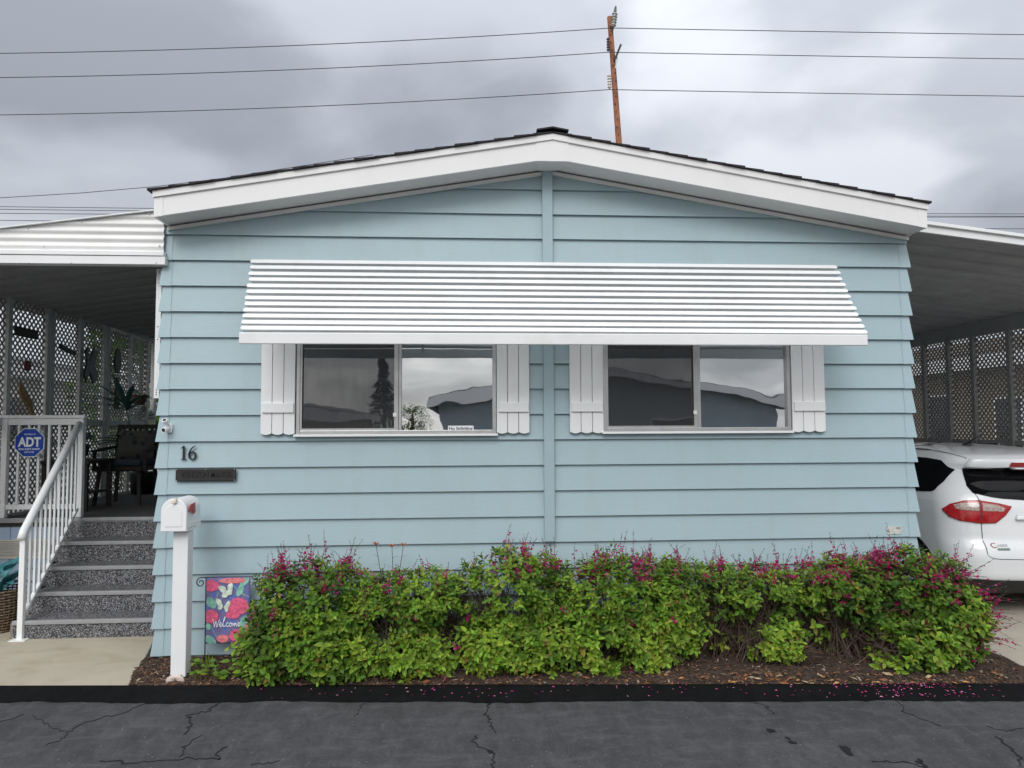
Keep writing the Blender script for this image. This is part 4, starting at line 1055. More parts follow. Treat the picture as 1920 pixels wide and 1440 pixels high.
for s in (1, -1):
    fl = lambda P: [(u*s, z) for u, z in P]
    t = patch('tail_lamp', fl(tail), .012, MAT['tail_red'], car, .012, du=.05, dz=.015)
    patch('clear_lens', fl(cl1), .0145, MAT['tail_clear'], t, du=.05, dz=.015); patch('clear_lens', fl(cl2), .0145, MAT['tail_clear'], t, du=.05, dz=.015)
    patch('lamp_gap', fl([(-1.150,1.082),(-1.163,1.082),(-1.165,.865),(-1.152,.865)]), .0150, MAT['plastic'], t, du=.05, dz=.015)
    patch('rear_side_glass', fl(sg_), .006, MAT['car_glass'], car)
    patch('side_glass', fl([(-2.415,1.10),(-2.85,1.06),(-2.85,1.40),(-2.415,1.45)]), .006, MAT['car_glass'], car)
    patch('rear_glass', fl(rg), .006, MAT['car_glass'], car)
    for P in ([(-1.226,1.151),(-1.161,1.078)], [(-1.165,.868),(-1.168,.76),(-1.170,.682),(-1.176,.60),(-1.16,.572),(-1.10,.556),(-1.0,.549),(-.6,.546),(0,.546)]):
        pp = [(u-.006 if i < 4 else u, z) for i, (u, z) in enumerate(P)] + [(u+.006 if i < 4 else u, z+(0 if i < 4 else .005)) for i, (u, z) in reversed(list(enumerate(P)))]
        patch('tailgate_seam', fl(pp), .0015, MAT['plastic'], car, du=.05, dz=.02)
    patch('roof_strip', fl([(-2.6,1.531),(-2.2,1.531),(-1.87,1.530),(-1.63,1.506),(-1.43,1.460),(-1.43,1.466),(-1.63,1.513),(-1.87,1.537),(-2.2,1.538),(-2.6,1.538)]), .003, MAT['plastic'], car)
    patch('spoiler', fl([(-1.40,1.392),(-.6,1.396),(0,1.397),(0,1.45),(-.6,1.449),(-1.40,1.442)]), .035, MAT['car'], car, .03)
patch('brake_lamp', [(-.60,1.412),(.60,1.412),(.60,1.430),(-.60,1.430)], .038, MAT['tail_red'], car)
patch('handle_bar', [(-.62,.905),(.62,.905),(.60,.945),(-.60,.945)], .03, MAT['car'], car, .03)
patch('number_plate', [(-.46,.68),(.46,.68),(.46,.83),(-.46,.83)], .006, MAT['sign_white'], car, .006)
# badge lettering wrapped on the tailgate
def badge(txt, u0, u1, z0, z1, m, bold):
    me = text_mesh(txt, bold, 0); xs = [v.co.x for v in me.vertices]; ys = [v.co.y for v in me.vertices]
    for v in me.vertices:
        u = u0+(v.co.x-min(xs))/(max(xs)-min(xs))*(u1-u0); z = z0+(v.co.y-min(ys))/(max(ys)-min(ys))*(z1-z0); v.co = car_pt(u, z)+car_n(u, z)*.004
    return link('badge', me, m, car)
badge('C', -1.09, -1.00, .652, .690, MAT['tail_red'], .0); badge('-MAX', -.995, -.815, .660, .682, MAT['chrome'], .03)
patch('green_badge', [(-1.00,.630),(-.81,.630),(-.81,.648),(-1.00,.648)], .005, MAT['badge_green'], car)
MB().lathe([(.05,0),(.045,.012),(.02,.02)], CX-.05, 1.75, 1.575, 12).tube([(CX-.05,1.76,1.585),(CX-.05,1.52,1.70)], [.007,.004], 6).build('antenna', MAT['plastic'], car)
for sx in (-1, 1):
    for y in (1.51, 3.98):
        x = CX+sx*.80
        w = MB().lathe([(.20,-.10),(.31,-.10),(.325,-.07),(.325,.07),(.31,.10),(.20,.10)], x, y, .329, 28, 'x').build('wheel', MAT['tyre'], car, smooth=True)
        rim = MB().lathe([(.205,-.09),(.20,.09)], x, y, .329, 24, 'x')
        for k in range(5): a = 2*math.pi*k/5; rim.bar((x+sx*.095, y, .329), (x+sx*.095, y+.2*math.cos(a), .329+.2*math.sin(a)), .05, .02, (1,0,0))
        rim.build('rim', MAT['rim'], w)
        MB().lathe([(.365,-.30),(.365,.02)], CX+sx*.86 if sx > 0 else CX+sx*.86+.28, y, .33, 28, 'x').build('wheel_well', MAT['plastic'], car)

# ------------------------------------------------------------------ mailbox, shell, garden flag
mbx = thing('mailbox', 'white rural mailbox with red flag on a white square post', 'mailbox', (.345, -.42, .03))
MB().box(.292, .397, -.455, -.350, .02, 1.065).build('post', MAT['white_vinyl'], mbx, bevel=.006)
a, b, c = at(302, 997, -.52), at(349.5, 995, -.52), at(325, 935, -.52)
bx0, bx1, bz0, bz1 = a.x, b.x, a.z, c.z
def arch_sec(x0, x1, z0, z1, n=16):
    r = (x1-x0)/2; cx = (x0+x1)/2; return [(x0, z0)] + [(x1, z0)] + [(cx+r*math.cos(t), z1-r+r*math.sin(t)) for t in [math.pi*j/n for j in range(n+1)]]
MB().prism(arch_sec(bx0+.004, bx1-.004, bz0+.003, bz1-.003), lambda p, q: (p, -.515, q), (0, .27, 0)).build('box', MAT['white'], mbx, bevel=.003)
dr = MB().prism(arch_sec(bx0-.002, bx1+.002, bz0, bz1+.002), lambda p, q: (p, -.528, q), (0, .016, 0)).build('door', MAT['white'], mbx, bevel=.005)
MB().prism(arch_sec(bx0+.030, bx1-.030, bz0+.034, bz1-.040), lambda p, q: (p, -.5315, q), (0, .004, 0)).build('pressed_panel', MAT['white'], dr, bevel=.003)
mx = (bx0+bx1)/2
MB().lathe([(.016,.02),(.017,-.004),(.012,-.012)], mx+.005, -.535, bz1-.020, 14, 'y').box(mx+.005, mx+.022, -.545, -.515, bz1-.014, bz1+.004).build('latch', MAT['cream_knob'], dr, bevel=.002)
MB().box(bx1-.003, bx1+.002, -.512, -.25, bz0-.004, bz0+.050).build('skirt', MAT['white'], mbx)
MB().box(bx0-.002, bx0+.003, -.512, -.25, bz0-.004, bz0+.050).build('skirt', MAT['white'], mbx)
for k in range(4): MB().lathe([(.004,0),(.004,.002)], bx1+.002, -.47+k*.035, bz0+.016, 8, 'x').build('rivet_hole', MAT['black'], mbx)
MB().prism([(-.505,bz0+.137),(-.480,bz0+.132),(-.415,bz0+.128),(-.415,bz0+.180),(-.430,bz0+.186),(-.475,bz0+.178),(-.495,bz0+.155)][::-1], lambda p, q: (bx1+.010, p, q), (-.005,0,0)).build('pivot_tab', MAT['red'], mbx)
MB().prism([(-.475,bz0+.150),(-.475,bz0+.183),(-.395,bz0+.190),(-.385,bz0+.118),(-.43,bz0+.108),(-.44,bz0+.145)], lambda p, q: (bx1+.012, p, q), (-.004,0,0)).build('signal_flag', MAT['red'], mbx, bevel=.001)
sh = MB(); V = []; N, K = 24, 6
for i in range(N+1):
    t = math.pi*(-.12+1.24*i/N)
    for j in range(K+1):
        r = .058*j/K; rib = 1+.10*math.cos(i*math.pi*1.0)*(j/K); V.append((.345+r*math.cos(t)*rib*1.1, -.495-.012*math.sin(j/K*2.6), .058+r*math.sin(t)*rib*.62-.012))
sh.add(V, [(i*(K+1)+j, (i+1)*(K+1)+j, (i+1)*(K+1)+j+1, i*(K+1)+j+1) for i in range(N) for j in range(K)])
so = sh.build('scallop_shell', MAT['shell'], smooth=True); m_ = so.modifiers.new('thickness', 'SOLIDIFY'); m_.thickness = .012
tag(so, 'pale pink scallop shell leaning at the foot of the mailbox post', 'shell')

FY = -.12
gf = thing('garden_flag', 'floral navy garden flag reading Welcome on a black metal stand', 'flag', (.43, FY, .05))
p0, p1, p2 = at(387, 1083, FY), at(468, 1205, FY), at(389, 1250, FY)
fx0, fx1, fz1, fz0 = p0.x+.004, p1.x, p0.z, p1.z
scr = [(fx0-.045+.034*(1-k/22)**.8*math.cos(math.pi/2+k*.42)*1.0, fz1-.036+.036*(1-k/22)**.8*math.sin(math.pi/2+k*.42)) for k in range(20)]
stand = MB(); stand.tube([(fx0-.004, FY, .0), (fx0-.006, FY, fz1-.01), (fx0-.006, FY, fz1+.002)], .0042, 6)
stand.tube([(fx1+.02, FY, fz1+.002), (fx0-.006, FY, fz1+.002)] + [(x, FY, z) for x, z in scr], .0042, 6)
stand.build('stand', MAT['black'], gf)
def cloth_y(x, z): u = (x-fx0)/(fx1-fx0); return FY-.008 + .006*math.sin(u*5+z*4)*(.3+(fz1-z)*1.6)
N1, N2 = 14, 20; cb = MB()
cb.add([(fx0+(fx1-fx0)*i/N1, cloth_y(fx0+(fx1-fx0)*i/N1, fz0+(fz1-fz0)*j/N2), fz0+(fz1-fz0)*j/N2) for i in range(N1+1) for j in range(N2+1)],
       [(i*(N2+1)+j, (i+1)*(N2+1)+j, (i+1)*(N2+1)+j+1, i*(N2+1)+j+1) for i in range(N1) for j in range(N2)])
cl = cb.build('cloth', MAT['flag'], gf, smooth=True); s_ = cl.modifiers.new('thickness', 'SOLIDIFY'); s_.thickness = .0016; s_.offset = 1
lay = [0]
def fpt(a, b):                                          # a, b in 0..1 across and down the flag
    x = fx0+(fx1-fx0)*a; z = fz1-(fz1-fz0)*b; return Vector((x, cloth_y(x, z)-.0026-lay[0]*.00035, z))
def fblob(name, a, b, ra, rb, m, lobes=9, amp=.10, rot=0):
    lay[0] += 1; mb = MB(); n = 48; P = []
    for k in range(n):
        t = 2*math.pi*k/n; r = 1+amp*abs(math.sin(lobes*t/2))*1.4-amp*.7+.04*math.sin(3*t+a*9)
        da, db = ra*r*math.cos(t), rb*r*math.sin(t); c_, s_ = math.cos(rot), math.sin(rot)
        P.append(fpt(min(.995, max(.005, a+da*c_-db*s_*.66)), min(.995, max(.005, b+da*s_/.66*.66+db*c_))))
    cen = sum(P, Vector())/n; cen = Vector((cen.x, cloth_y(cen.x, cen.z)-.0026-lay[0]*.00035, cen.z))
    mb.add(P+[cen], [(k, (k+1) % n, n) for k in range(n)]); mb.build(name, m, gf)
def fstem(pts, w, m):
    lay[0] += 1; mb = MB(); ribbon(mb, smooth_path(pts, 5), w, lambda a, b: fpt(a, b), (0, .0003, 0)); mb.build('printed_stem', m, gf)
for pts in ([(.28,.22),(.18,.40),(.13,.52)], [(.42,.20),(.33,.36),(.18,.47)], [(.78,.60),(.90,.78),(.96,.98)], [(.10,.70),(.22,.86),(.36,.97)], [(.60,.10),(.75,.22),(.98,.30)], [(.82,.62),(.88,.66),(.9,.75)]): fstem(pts, .012, MAT['print_mint'])
for a, b, ra, rb, m in ((.12,.38,.13,.07,'print_mint'),(.78,.19,.12,.07,'print_mint'),(.12,.95,.14,.06,'print_mint'),(.88,.67,.10,.08,'print_mint'),(.88,.06,.12,.06,'print_mint'),(.06,.74,.06,.05,'print_mint')):
    fblob('printed_leaf', a, b, ra, rb, MAT[m], 2, .12, a*3)
for a, b, ra, rb, m in ((.13,.12,.16,.085,'print_pink'),(.60,.045,.30,.045,'print_coral'),(.74,.44,.25,.125,'print_pink'),(.62,.56,.16,.06,'print_pink'),(.13,.585,.16,.10,'print_pink'),(.72,.87,.17,.085,'print_pink'),(.40,.92,.14,.06,'print_coral'),(.95,.76,.05,.05,'print_coral')):
    fblob('printed_flower', a, b, ra, rb, MAT[m], 14, .13)
for a, b, ra, rb, r in ((.30,.37,.075,.055,.5),(.34,.44,.06,.04,-.4),(.50,.41,.075,.045,-.6),(.47,.47,.055,.04,.6),(.38,.17,.09,.05,.3),(.45,.25,.08,.05,-.3),(.56,.15,.06,.07,.2),(.54,.22,.07,.04,0)):
    fblob('printed_wing', a, b, ra, rb, MAT['print_pale'], 3, .12, r)
lay[0] += 1
WEL = [[(.15,.66),(.18,.67),(.20,.74),(.205,.77),(.235,.70),(.245,.69),(.255,.76),(.27,.765),(.30,.70),(.33,.655)],
       [(.315,.745),(.355,.735),(.365,.71),(.34,.705),(.325,.735),(.34,.765),(.38,.755),(.415,.70),(.455,.635),(.445,.625),(.415,.69),(.41,.755),(.435,.765),(.47,.745)],
       [(.535,.715),(.505,.71),(.485,.735),(.50,.765),(.545,.755)], [(.59,.71),(.56,.72),(.555,.75),(.58,.765),(.605,.745),(.595,.715),(.63,.72)],
       [(.63,.765),(.64,.72),(.645,.745),(.67,.715),(.675,.76),(.685,.73),(.705,.715),(.71,.76),(.735,.75)], [(.735,.745),(.775,.735),(.785,.715),(.76,.71),(.745,.735),(.765,.765),(.81,.74)]]
wl_ = MB()
for k, P in enumerate(WEL):
    P = [(a, b-.745+.745) for a, b in P]; sp = smooth_path(P, 5); lay[0] += .05
    ribbon(wl_, sp, [.011+.007*abs(math.sin(i*.55)) for i in range(len(sp))], lambda a, b: fpt(a, b-.03), (0, .0003, 0))
wl_.build('welcome_lettering', MAT['sign_white'], gf)
# ------------------------------------------------------------------ planting
def leaf(mb, p, d, up, L, w, fold=.22, curl=.15):
    side = d.cross(up)
    if side.length < 1e-4: side = d.orthogonal()
    side.normalize(); n = side.cross(d).normalized()
    def q(t, s, h): return p + d*(L*t) + side*(w*s) + n*(w*fold*abs(s)*2 + h - curl*L*t*t)
    V = [q(0,0,0), q(.30,-.44,0), q(.33,0,0), q(.30,.44,0), q(.68,-.36,0), q(.68,0,0), q(.68,.36,0), q(1,0,0)]
    mb.add(V, [(0,2,1),(0,3,2),(1,2,5,4),(2,3,6,5),(4,5,7),(5,6,7)])
def mixc(a, b, t): return tuple(x+(y-x)*t for x, y in zip(a, b))
G_DARK, G_MID, G_YOUNG = (.034,.076,.015), (.118,.222,.027), (.290,.435,.050)
def green(t): return mixc(G_DARK, G_MID, t*2) if t < .5 else mixc(G_MID, G_YOUNG, t*2-1)
def lob(px, py, Y, rx, ry, rz): c = at(px, py, Y); return (c.x, Y, c.z, rx, ry, rz)
def flower(mb, p, d, rn, s=.0125):
    s *= 1.25
    d = d.normalized(); sd = d.orthogonal().normalized(); sd = Matrix.Rotation(rn.uniform(0, 6.28), 3, d) @ sd; up = d.cross(sd)
    mb.cur = [(.58,.025,.19),(.70,.05,.28),(.48,.018,.14),(.72,.13,.38)][rn.randrange(4)]
    mb.add([p, p+d*s+sd*s*.30, p+d*s*1.5, p+d*s-sd*s*.30, p+d*s*1.35+up*s*.45, p+d*s*1.25-up*s*.5],
           [(0,1,2,3),(0,4,2),(0,5,2),(1,4,3),(1,5,3)])
def spike(st, fl, p, d, L, rn, dens=1.0):
    d = Vector(d).normalized(); P = [p]; lean = Vector((rn.gauss(0,.35), rn.gauss(-.1,.25), -.02-rn.random()**3*.9))
    for i in range(7):
        d = (d+lean*.12).normalized(); P.append(P[-1]+d*L/7)
    st.tube(P, [.0018*(1-.5*i/7) for i in range(8)], 4, False)
    for i in range(1, 8):
        for k in range(2):
            t = rn.random(); c = P[i-1].lerp(P[i], t); a = rn.uniform(0, 6.28)
            o = Vector((math.cos(a), math.sin(a), rn.uniform(-.1,.5)))
            if i < 6 and rn.random() < dens:
                for _ in range(rn.choice((1,1,2))): flower(fl, c, o+Vector((rn.gauss(0,.4), rn.gauss(0,.4), rn.gauss(0,.3))), rn, rn.uniform(.010,.0155))
            else: st.tube([c, c+o*.009], [.0022,.0012], 4, False)
def shrub(name, label, lobes, gaps, seed, dens=720, leafL=(.044,.070), tone=.5, spikes=(), clusters=0, cat='shrub', group=None, twigs=120, young=0.0, base=None, front=True):
    rn = random.Random(seed); L = [lob(*l) if len(l) == 6 and l[0] > 100 else l for l in lobes]
    gp = [(at(px, py, -.5).x, at(px, py, -.5).z, r*.0039, r*.0039*s) for px, py, r, s in gaps]
    cx = sum(l[0] for l in L)/len(L); cy = sum(l[1] for l in L)/len(L)
    t = thing(name, label, cat, (cx, cy, .03 if base is None else base), group)
    lv, tw, fl, st = MB(), MB(), MB(), MB()
    pts = []
    for (x, y, z, a, b, c) in L:
        area = 4*math.pi*(((a*b)**1.6+(a*c)**1.6+(b*c)**1.6)/3)**(1/1.6)
        for _ in range(int(area*dens)):
            v = Vector((rn.gauss(0,1), rn.gauss(0,1), rn.gauss(0,1))).normalized()
            if front and v.y > .55: continue
            r = 1-(.38*rn.random()**2.2 if rn.random() < .72 else rn.uniform(.25,.6)) + .16*mn.noise((v.x*2.2+x*3, v.y*2.2, v.z*2.2+seed)) + rn.gauss(0,.035)
            p = Vector((x+v.x*a*r, y+v.y*b*r, z+v.z*c*r))
            if p.z < .055 or (front and p.y > -.045): continue
            if any(((p.x-o[0])/o[3])**2+((p.y-o[1])/o[4])**2+((p.z-o[2])/o[5])**2 < .16 for o in L): continue
            g = 0
            for (gx, gz, ga, gb) in gp:
                q = ((p.x-gx)/ga)**2+((p.z-gz)/gb)**2
                if q < 1.0+.6*mn.noise((p.x*9, p.z*9, 2)): g = 1
            if g and rn.random() < .93: continue
            m = mn.noise((p.x*4.2, p.y*4.2, p.z*4.2+7))
            if m < -.30 and rn.random() < .7: continue
            n = Vector((v.x/a, v.y/b, v.z/c)).normalized()
            pts.append((p, n, m))
    for (p, n, m) in pts:
        d = (n*.75+Vector((rn.gauss(0,.35), rn.gauss(-.08,.3), .45+rn.gauss(0,.3)))).normalized()
        tn = tone + .55*m + rn.gauss(0,.15) + young*(1 if p.z < .30 and p.y < -.4 else 0)
        tn = max(0, min(1, tn)); S = rn.uniform(*leafL)*(1.08 if p.z < .42 else .86); k = rn.choice((2,3,3,4)); ln = S*rn.uniform(.9,1.5)
        ph = rn.uniform(0, 6.28); sd = d.orthogonal().normalized()
        for i in range(k):
            c = p + d*(ln*i/k); sc = S*(1-.20*i)
            for s in (0, math.pi):
                o = Matrix.Rotation(ph+s+i*1.57, 3, d) @ sd
                ld = (o*1.0+d*(.30+.28*i)+Vector((0,-.22,-.02))).normalized()
                lv.cur = tuple(x*rn.uniform(.82,1.18) for x in green(max(0, min(1, tn+.10*i+rn.gauss(0,.05)))))
                if rn.random() < .03: lv.cur = rn.choice(((.30,.24,.05),(.20,.11,.04),(.24,.26,.05)))
                leaf(lv, c, ld, (d+Vector((0,-.35,.45))).normalized(), sc*rn.uniform(.85,1.15), sc*rn.uniform(.54,.68), .14, rn.uniform(.0,.35))
        if rn.random() < .30: tw.tube([p-n*rn.uniform(.05,.14)-Vector((0,0,.05)), p-n*.03, p+d*ln*.7], [.0022,.0016,.001], 4, False)
    for _ in range(twigs):
        x, y, z, a, b, c = L[rn.randrange(len(L))]
        s = Vector((x+rn.gauss(0,a*.35), min(-.05, y+rn.gauss(.05,b*.3)), .04 if base is None else base)); e = Vector((x+rn.uniform(-a,a)*.92, min(-.04, y+rn.uniform(-b,b)*.8), max(.08, z+rn.uniform(-.3,.9)*c)))
        m1 = s.lerp(e,.4)+Vector((rn.gauss(0,.04), rn.gauss(0,.03), .03)); m2 = s.lerp(e,.75)+Vector((rn.gauss(0,.03), rn.gauss(0,.03), 0))
        tw.tube([s, m1, m2, e], [.0055,.004,.003,.0015], 4, False)
        for _k in range(3):
            q = m1.lerp(e, rn.random()); tw.tube([q, q+Vector((rn.gauss(0,.07), rn.gauss(-.03,.05), rn.gauss(.01,.05)))], [.0022,.001], 4, False)
    zq = sorted(q[0].z for q in pts)[int(len(pts)*.84)]; tops = [q for q in pts if q[1].z > .45 and q[0].z > zq]; fronts = [q for q in pts if q[1].y < -.2]; rights = [q for q in pts if q[1].x > .45]; lefts = [q for q in pts if q[1].x < -.55]
    for (kind, num, Lm) in spikes:
        src = {'top': tops, 'right': rights, 'front': fronts, 'left': lefts}[kind]
        seeds = [src[rn.randrange(len(src))] for _ in range(max(1, num//4))] if src else []
        for _ in range(num):
            if not src: break
            p, n, m = seeds[rn.randrange(len(seeds))] if rn.random() < .7 else src[rn.randrange(len(src))]
            p = p + Vector((rn.gauss(0,.03), rn.gauss(0,.03), 0))
            d = {'top': Vector((rn.gauss(0,.22), rn.gauss(0,.15), 1)), 'right': Vector((1, rn.gauss(-.2,.3), rn.uniform(-.1,.8))), 'front': Vector((rn.gauss(0,.4), -.8, rn.uniform(-.4,.3))), 'left': Vector((-1, rn.gauss(-.2,.3), rn.uniform(-.1,1.2)))}[kind]
            spike(st, fl, p-d.normalized()*.02, d, Lm*rn.uniform(.5,1.25), rn, rn.choice((.35,.8,.95,1)))
    for _ in range(clusters):
        p, n, m = (fronts or pts)[rn.randrange(len(fronts or pts))]
        if rn.random() < .6 and tops: p, n, m = tops[rn.randrange(len(tops))]
        for _k in range(rn.randrange(8, 22)):
            flower(fl, p+n*.022+Vector((rn.gauss(0,.016), rn.gauss(0,.012), rn.gauss(0,.016))), n+Vector((rn.gauss(0,.6), rn.gauss(-.2,.5), rn.gauss(0,.6))), rn, rn.uniform(.010,.016))
    lv.build('foliage', MAT['leaf'], t, kind='stuff')
    if tw.v: tw.build('twigs', MAT['twig'], t, kind='stuff')
    if fl.v: fl.build('blossom', MAT['flower'], t, kind='stuff')
    if st.v: st.build('flower_stems', MAT['spike'], t, kind='stuff')
    return t
HG = 'flowering hedge along the front wall'
shrub('flowering_shrub', 'dense dark green flowering shrub at the left end of the hedge', [(590,1140,-.36,.45,.27,.33),(555,1215,-.44,.38,.20,.20),(640,1228,-.45,.40,.20,.18),(505,1262,-.50,.15,.12,.07)],
      [(738,1205,18,1.2)], 1, tone=.30, spikes=(('top',66,.22),('front',14,.08),('left',22,.14)), clusters=26, group=HG, young=.20, leafL=(.046,.074))
shrub('flowering_shrub', 'lower shrub in the hedge just right of its left end', [(775,1125,-.33,.46,.25,.20),(770,1224,-.47,.36,.18,.15),(828,1258,-.50,.075,.07,.07),(850,1150,-.26,.34,.16,.24)],
      [(892,1118,34,1.2),(856,1185,44,.8)], 2, tone=.46, spikes=(('top',18,.14),), clusters=7, group=HG, young=.30, twigs=330)
shrub('flowering_shrub', 'bright bushy shrub left of the centre batten in the hedge', [(965,1112,-.34,.46,.26,.30),(930,1212,-.46,.28,.17,.18),(905,1232,-.5,.12,.10,.10),(1010,1217,-.47,.32,.20,.17)],
      [(955,1148,26,.7),(905,1130,24,1.2)], 3, tone=.52, spikes=(('top',42,.21),), clusters=12, group=HG, young=.22, twigs=220)
shrub('flowering_shrub', 'tall leafy shrub right of the centre batten in the hedge', [(1165,1122,-.34,.62,.27,.30),(1290,1115,-.32,.38,.25,.24),(1130,1212,-.47,.44,.20,.19),(1225,1228,-.52,.12,.10,.10),(1105,1262,-.54,.07,.06,.05),(1270,1180,-.36,.28,.18,.18)],
      [(1350,1195,42,1.3),(1140,1218,28,.6),(1040,1236,22,.5)], 4, tone=.46, spikes=(('top',76,.22),('front',10,.07)), clusters=28, group=HG, young=.24, twigs=260)
shrub('flowering_shrub', 'thin twiggy shrub with bare brown branches in the hedge', [(1400,1112,-.30,.46,.25,.19),(1450,1200,-.46,.20,.14,.12),(1490,1222,-.52,.09,.08,.06),(1380,1170,-.24,.36,.16,.20),(1500,1165,-.24,.3,.16,.2)],
      [(1372,1190,58,1.0),(1535,1185,46,1.0),(1345,1130,26,1.2),(1440,1142,26,.7)], 5, tone=.46, spikes=(('top',32,.20),('front',12,.07)), clusters=12, group=HG, twigs=900, young=.3, dens=620)
shrub('flowering_shrub', 'sprawling shrub with many magenta flowers at the right end of the hedge', [(1590,1108,-.33,.46,.26,.24),(1700,1112,-.38,.44,.28,.31),(1705,1218,-.56,.42,.22,.21),(1775,1165,-.46,.27,.27,.29),(1600,1170,-.26,.36,.16,.22)],
      [(1565,1192,52,.9),(1622,1205,34,1.2)], 6, tone=.38, spikes=(('top',92,.22),('right',250,.26),('front',50,.09)), clusters=110, group=HG, twigs=700, young=.22, leafL=(.046,.074))

# broad-leaved weeds in front of the flag and an orange lily rising from the hedge
wd = thing('leafy_weed', 'low broad leaved weed beside the mailbox post', 'plant', (.72, -.42, .05)); rn = random.Random(21)
for k in range(62):
    p = at(rn.uniform(362, 505), rn.uniform(1246, 1284), -.42+rn.uniform(-.10,.10)); p.z = .06+rn.random()**2*.13; a = rn.uniform(0, 6.28); mb = MB()
    mb.cur = tuple(x*rn.uniform(.85,1.2) for x in green(rn.uniform(.45,.85)))
    leaf(mb, p, Vector((math.cos(a), math.sin(a)-.4, rn.uniform(-.1,.5))).normalized(), Vector((0,-.5,1)), rn.uniform(.035,.07), rn.uniform(.028,.05), .1, .3)
    mb.tube([(p.x+rn.gauss(0,.02), p.y+.02, .045), tuple(p)], .0015, 4, False); mb.build('leaf', MAT['leaf'], wd)
for k in range(3):
    mb = MB(); mb.cur = green(.62); blade(mb, at(388+k*6, 1262, -.30), (rn.gauss(0,.12), -.1, 1), .14+.03*(k == 1), .024, .15, .15); mb.build('blade', MAT['leaf'], wd)
ly = thing('orange_lily', 'tall plant with three small orange blooms above the hedge', 'plant', (1.75, -.22, .04)); rn = random.Random(8)
for px, py in ((705, 1022), (735, 1026), (756, 1024)):
    e = at(px, py, -.22); s = Vector((1.78+rn.gauss(0,.03), -.2, .05)); m1 = s.lerp(e,.6)+Vector((.02,0,0)); st_ = MB(); st_.cur = (.10,.05,.03)
    st_.tube([s, m1, e], [.004,.003,.002], 5); st_.build('stem', MAT['spike'], ly)
    for k in range(3):
        mb = MB(); mb.cur = (.07,.10,.05); q = m1.lerp(e, .35+.2*k); blade(mb, q, (rn.choice((-1,1)), rn.gauss(0,.4), .8), .05, .008, .6); mb.build('leaf', MAT['leaf'], ly)
    for k in range(7):
        a = k*.9; mb = MB(); mb.cur = [(.62,.16,.06),(.55,.10,.05),(.66,.25,.12)][k % 3]; leaf(mb, e, Vector((math.cos(a)*1.0, math.sin(a)*.6, .65+.3*(k % 2))).normalized(), Vector((0,0,1)), .040, .017, .1, .2); mb.build('petal', MAT['flower'], ly)

# ------------------------------------------------------------------ utility pole and wires
PY = 14.0
up_ = thing('utility_pole', 'leaning brown wooden utility pole with insulators behind the roof', 'utility pole', (7.2, PY, 0))
ptp, pbt = at(1143, 32, PY), at(1160, 262, PY); dirp = (pbt-ptp)/(ptp.z-pbt.z); pg = ptp+dirp*ptp.z
up_.location = (pg.x, PY, -.05)
MB().tube([pg-Vector((0,0,.2)), pg.lerp(ptp,.5), ptp], [.125,.10,.072], 14).build('pole', MAT['pole'], up_, smooth=False)
def discs(a, b, n, r, m, m2, name='insulator'):
    A, B = at(*a, PY-.12), at(*b, PY-.12); o = MB().tube([A, B], r*.5, 8).build(name, m, up_)
    for k in range(n):
        c = A.lerp(B, (k+.5)/n); d = (B-A)/n
        MB().tube([c-d*.32, c-d*.05, c+d*.30], [r*.55, r, r*.75], 12).build('shed', m2 if k % 1 == 0 else m, o, smooth=True)
    return o
discs((1149.5,50), (1153,24), 5, .088, MAT['insul'], M('two tone insulator', (.42,.42,.40), .3, .5, 9))
MB().tube([at(1153,24,PY-.12), at(1154.5,12,PY-.12)], [.05,.025], 8).build('cap', MAT['insul_dark'], up_)
discs((1140.5,96), (1140,71), 5, .05, MAT['insul_dark'], MAT['insul_dark'])
discs((1143,166), (1142,140), 5, .062, MAT['insul'], MAT['insul'])
MB().tube([at(1148,62,PY-.1), at(1150.5,50,PY-.12)], .018, 6).build('bracket', MAT['black'], up_)
MB().bar(at(1152,114,PY-.1), at(1164,84,PY-.1), .075, .06).build('brace', MAT['black'], up_)
MB().tube([at(1154,128,PY-.1), at(1157,112,PY-.1), at(1157,100,PY-.1)], .014, 6).build('strap', MAT['alu'], up_)
rnp = random.Random(4)
for k in range(16):
    t = k/16; c = pbt.lerp(ptp, t+.03); s = rnp.uniform(-.05,.05); MB().box(c.x+s-.010, c.x+s+.010, PY-.105, PY-.06, c.z-.02, c.z+.02).build('step_bolt', MAT['black'], up_)
def wire(P, r, label):
    return tag(MB().tube(P, r, 5, False).build('overhead_wire', MAT['wire'], smooth=True), label, 'wire', 'overhead power lines')
for (px, py, lab) in ((1146,52.5,'highest overhead wire at the top of the utility pole'), (1140,98,'middle overhead wire on the utility pole'), (1143,168,'lowest overhead wire on the utility pole')):
    q = lambda x: py + (22*(px-x)/320*1.02 - (px-x)**2*2.5e-5 if x < px else .0185*(x-px) - 3e-6*(x-px)**2)
    wire([at(x, q(x), PY-.14) for x in range(-900, px-19, 60)] + [at(px, py, PY-.14)] + [at(x, q(x), PY-.14) for x in range(px+20, 2800, 60)], .0115, lab)
for (ya, yb, lab) in ((387.5,401,'thin far wire, topmost of the low bundle behind the home'), (392.5,405.5,'thin far wire, second of the low bundle behind the home'), (400,407,'thin far wire, third of the low bundle behind the home'), (413,429,'thin far wire, lowest of the low bundle behind the home')):
    a, b = at(-400, ya-4, 30), at(2400, yb+3, 30); m1, m2 = at(0, ya, 30), at(1920, yb, 30); wire([a, m1, m1.lerp(m2,.5)-Vector((0,0,.12)), m2, b], .017, lab)
wire([at(-300, 384, 16), at(0, 371, 16), at(150, 362, 16), at(290, 350, 16), at(420, 334, 16), at(700, 290, 16)], .011, 'single wire rising behind the left eave of the home')

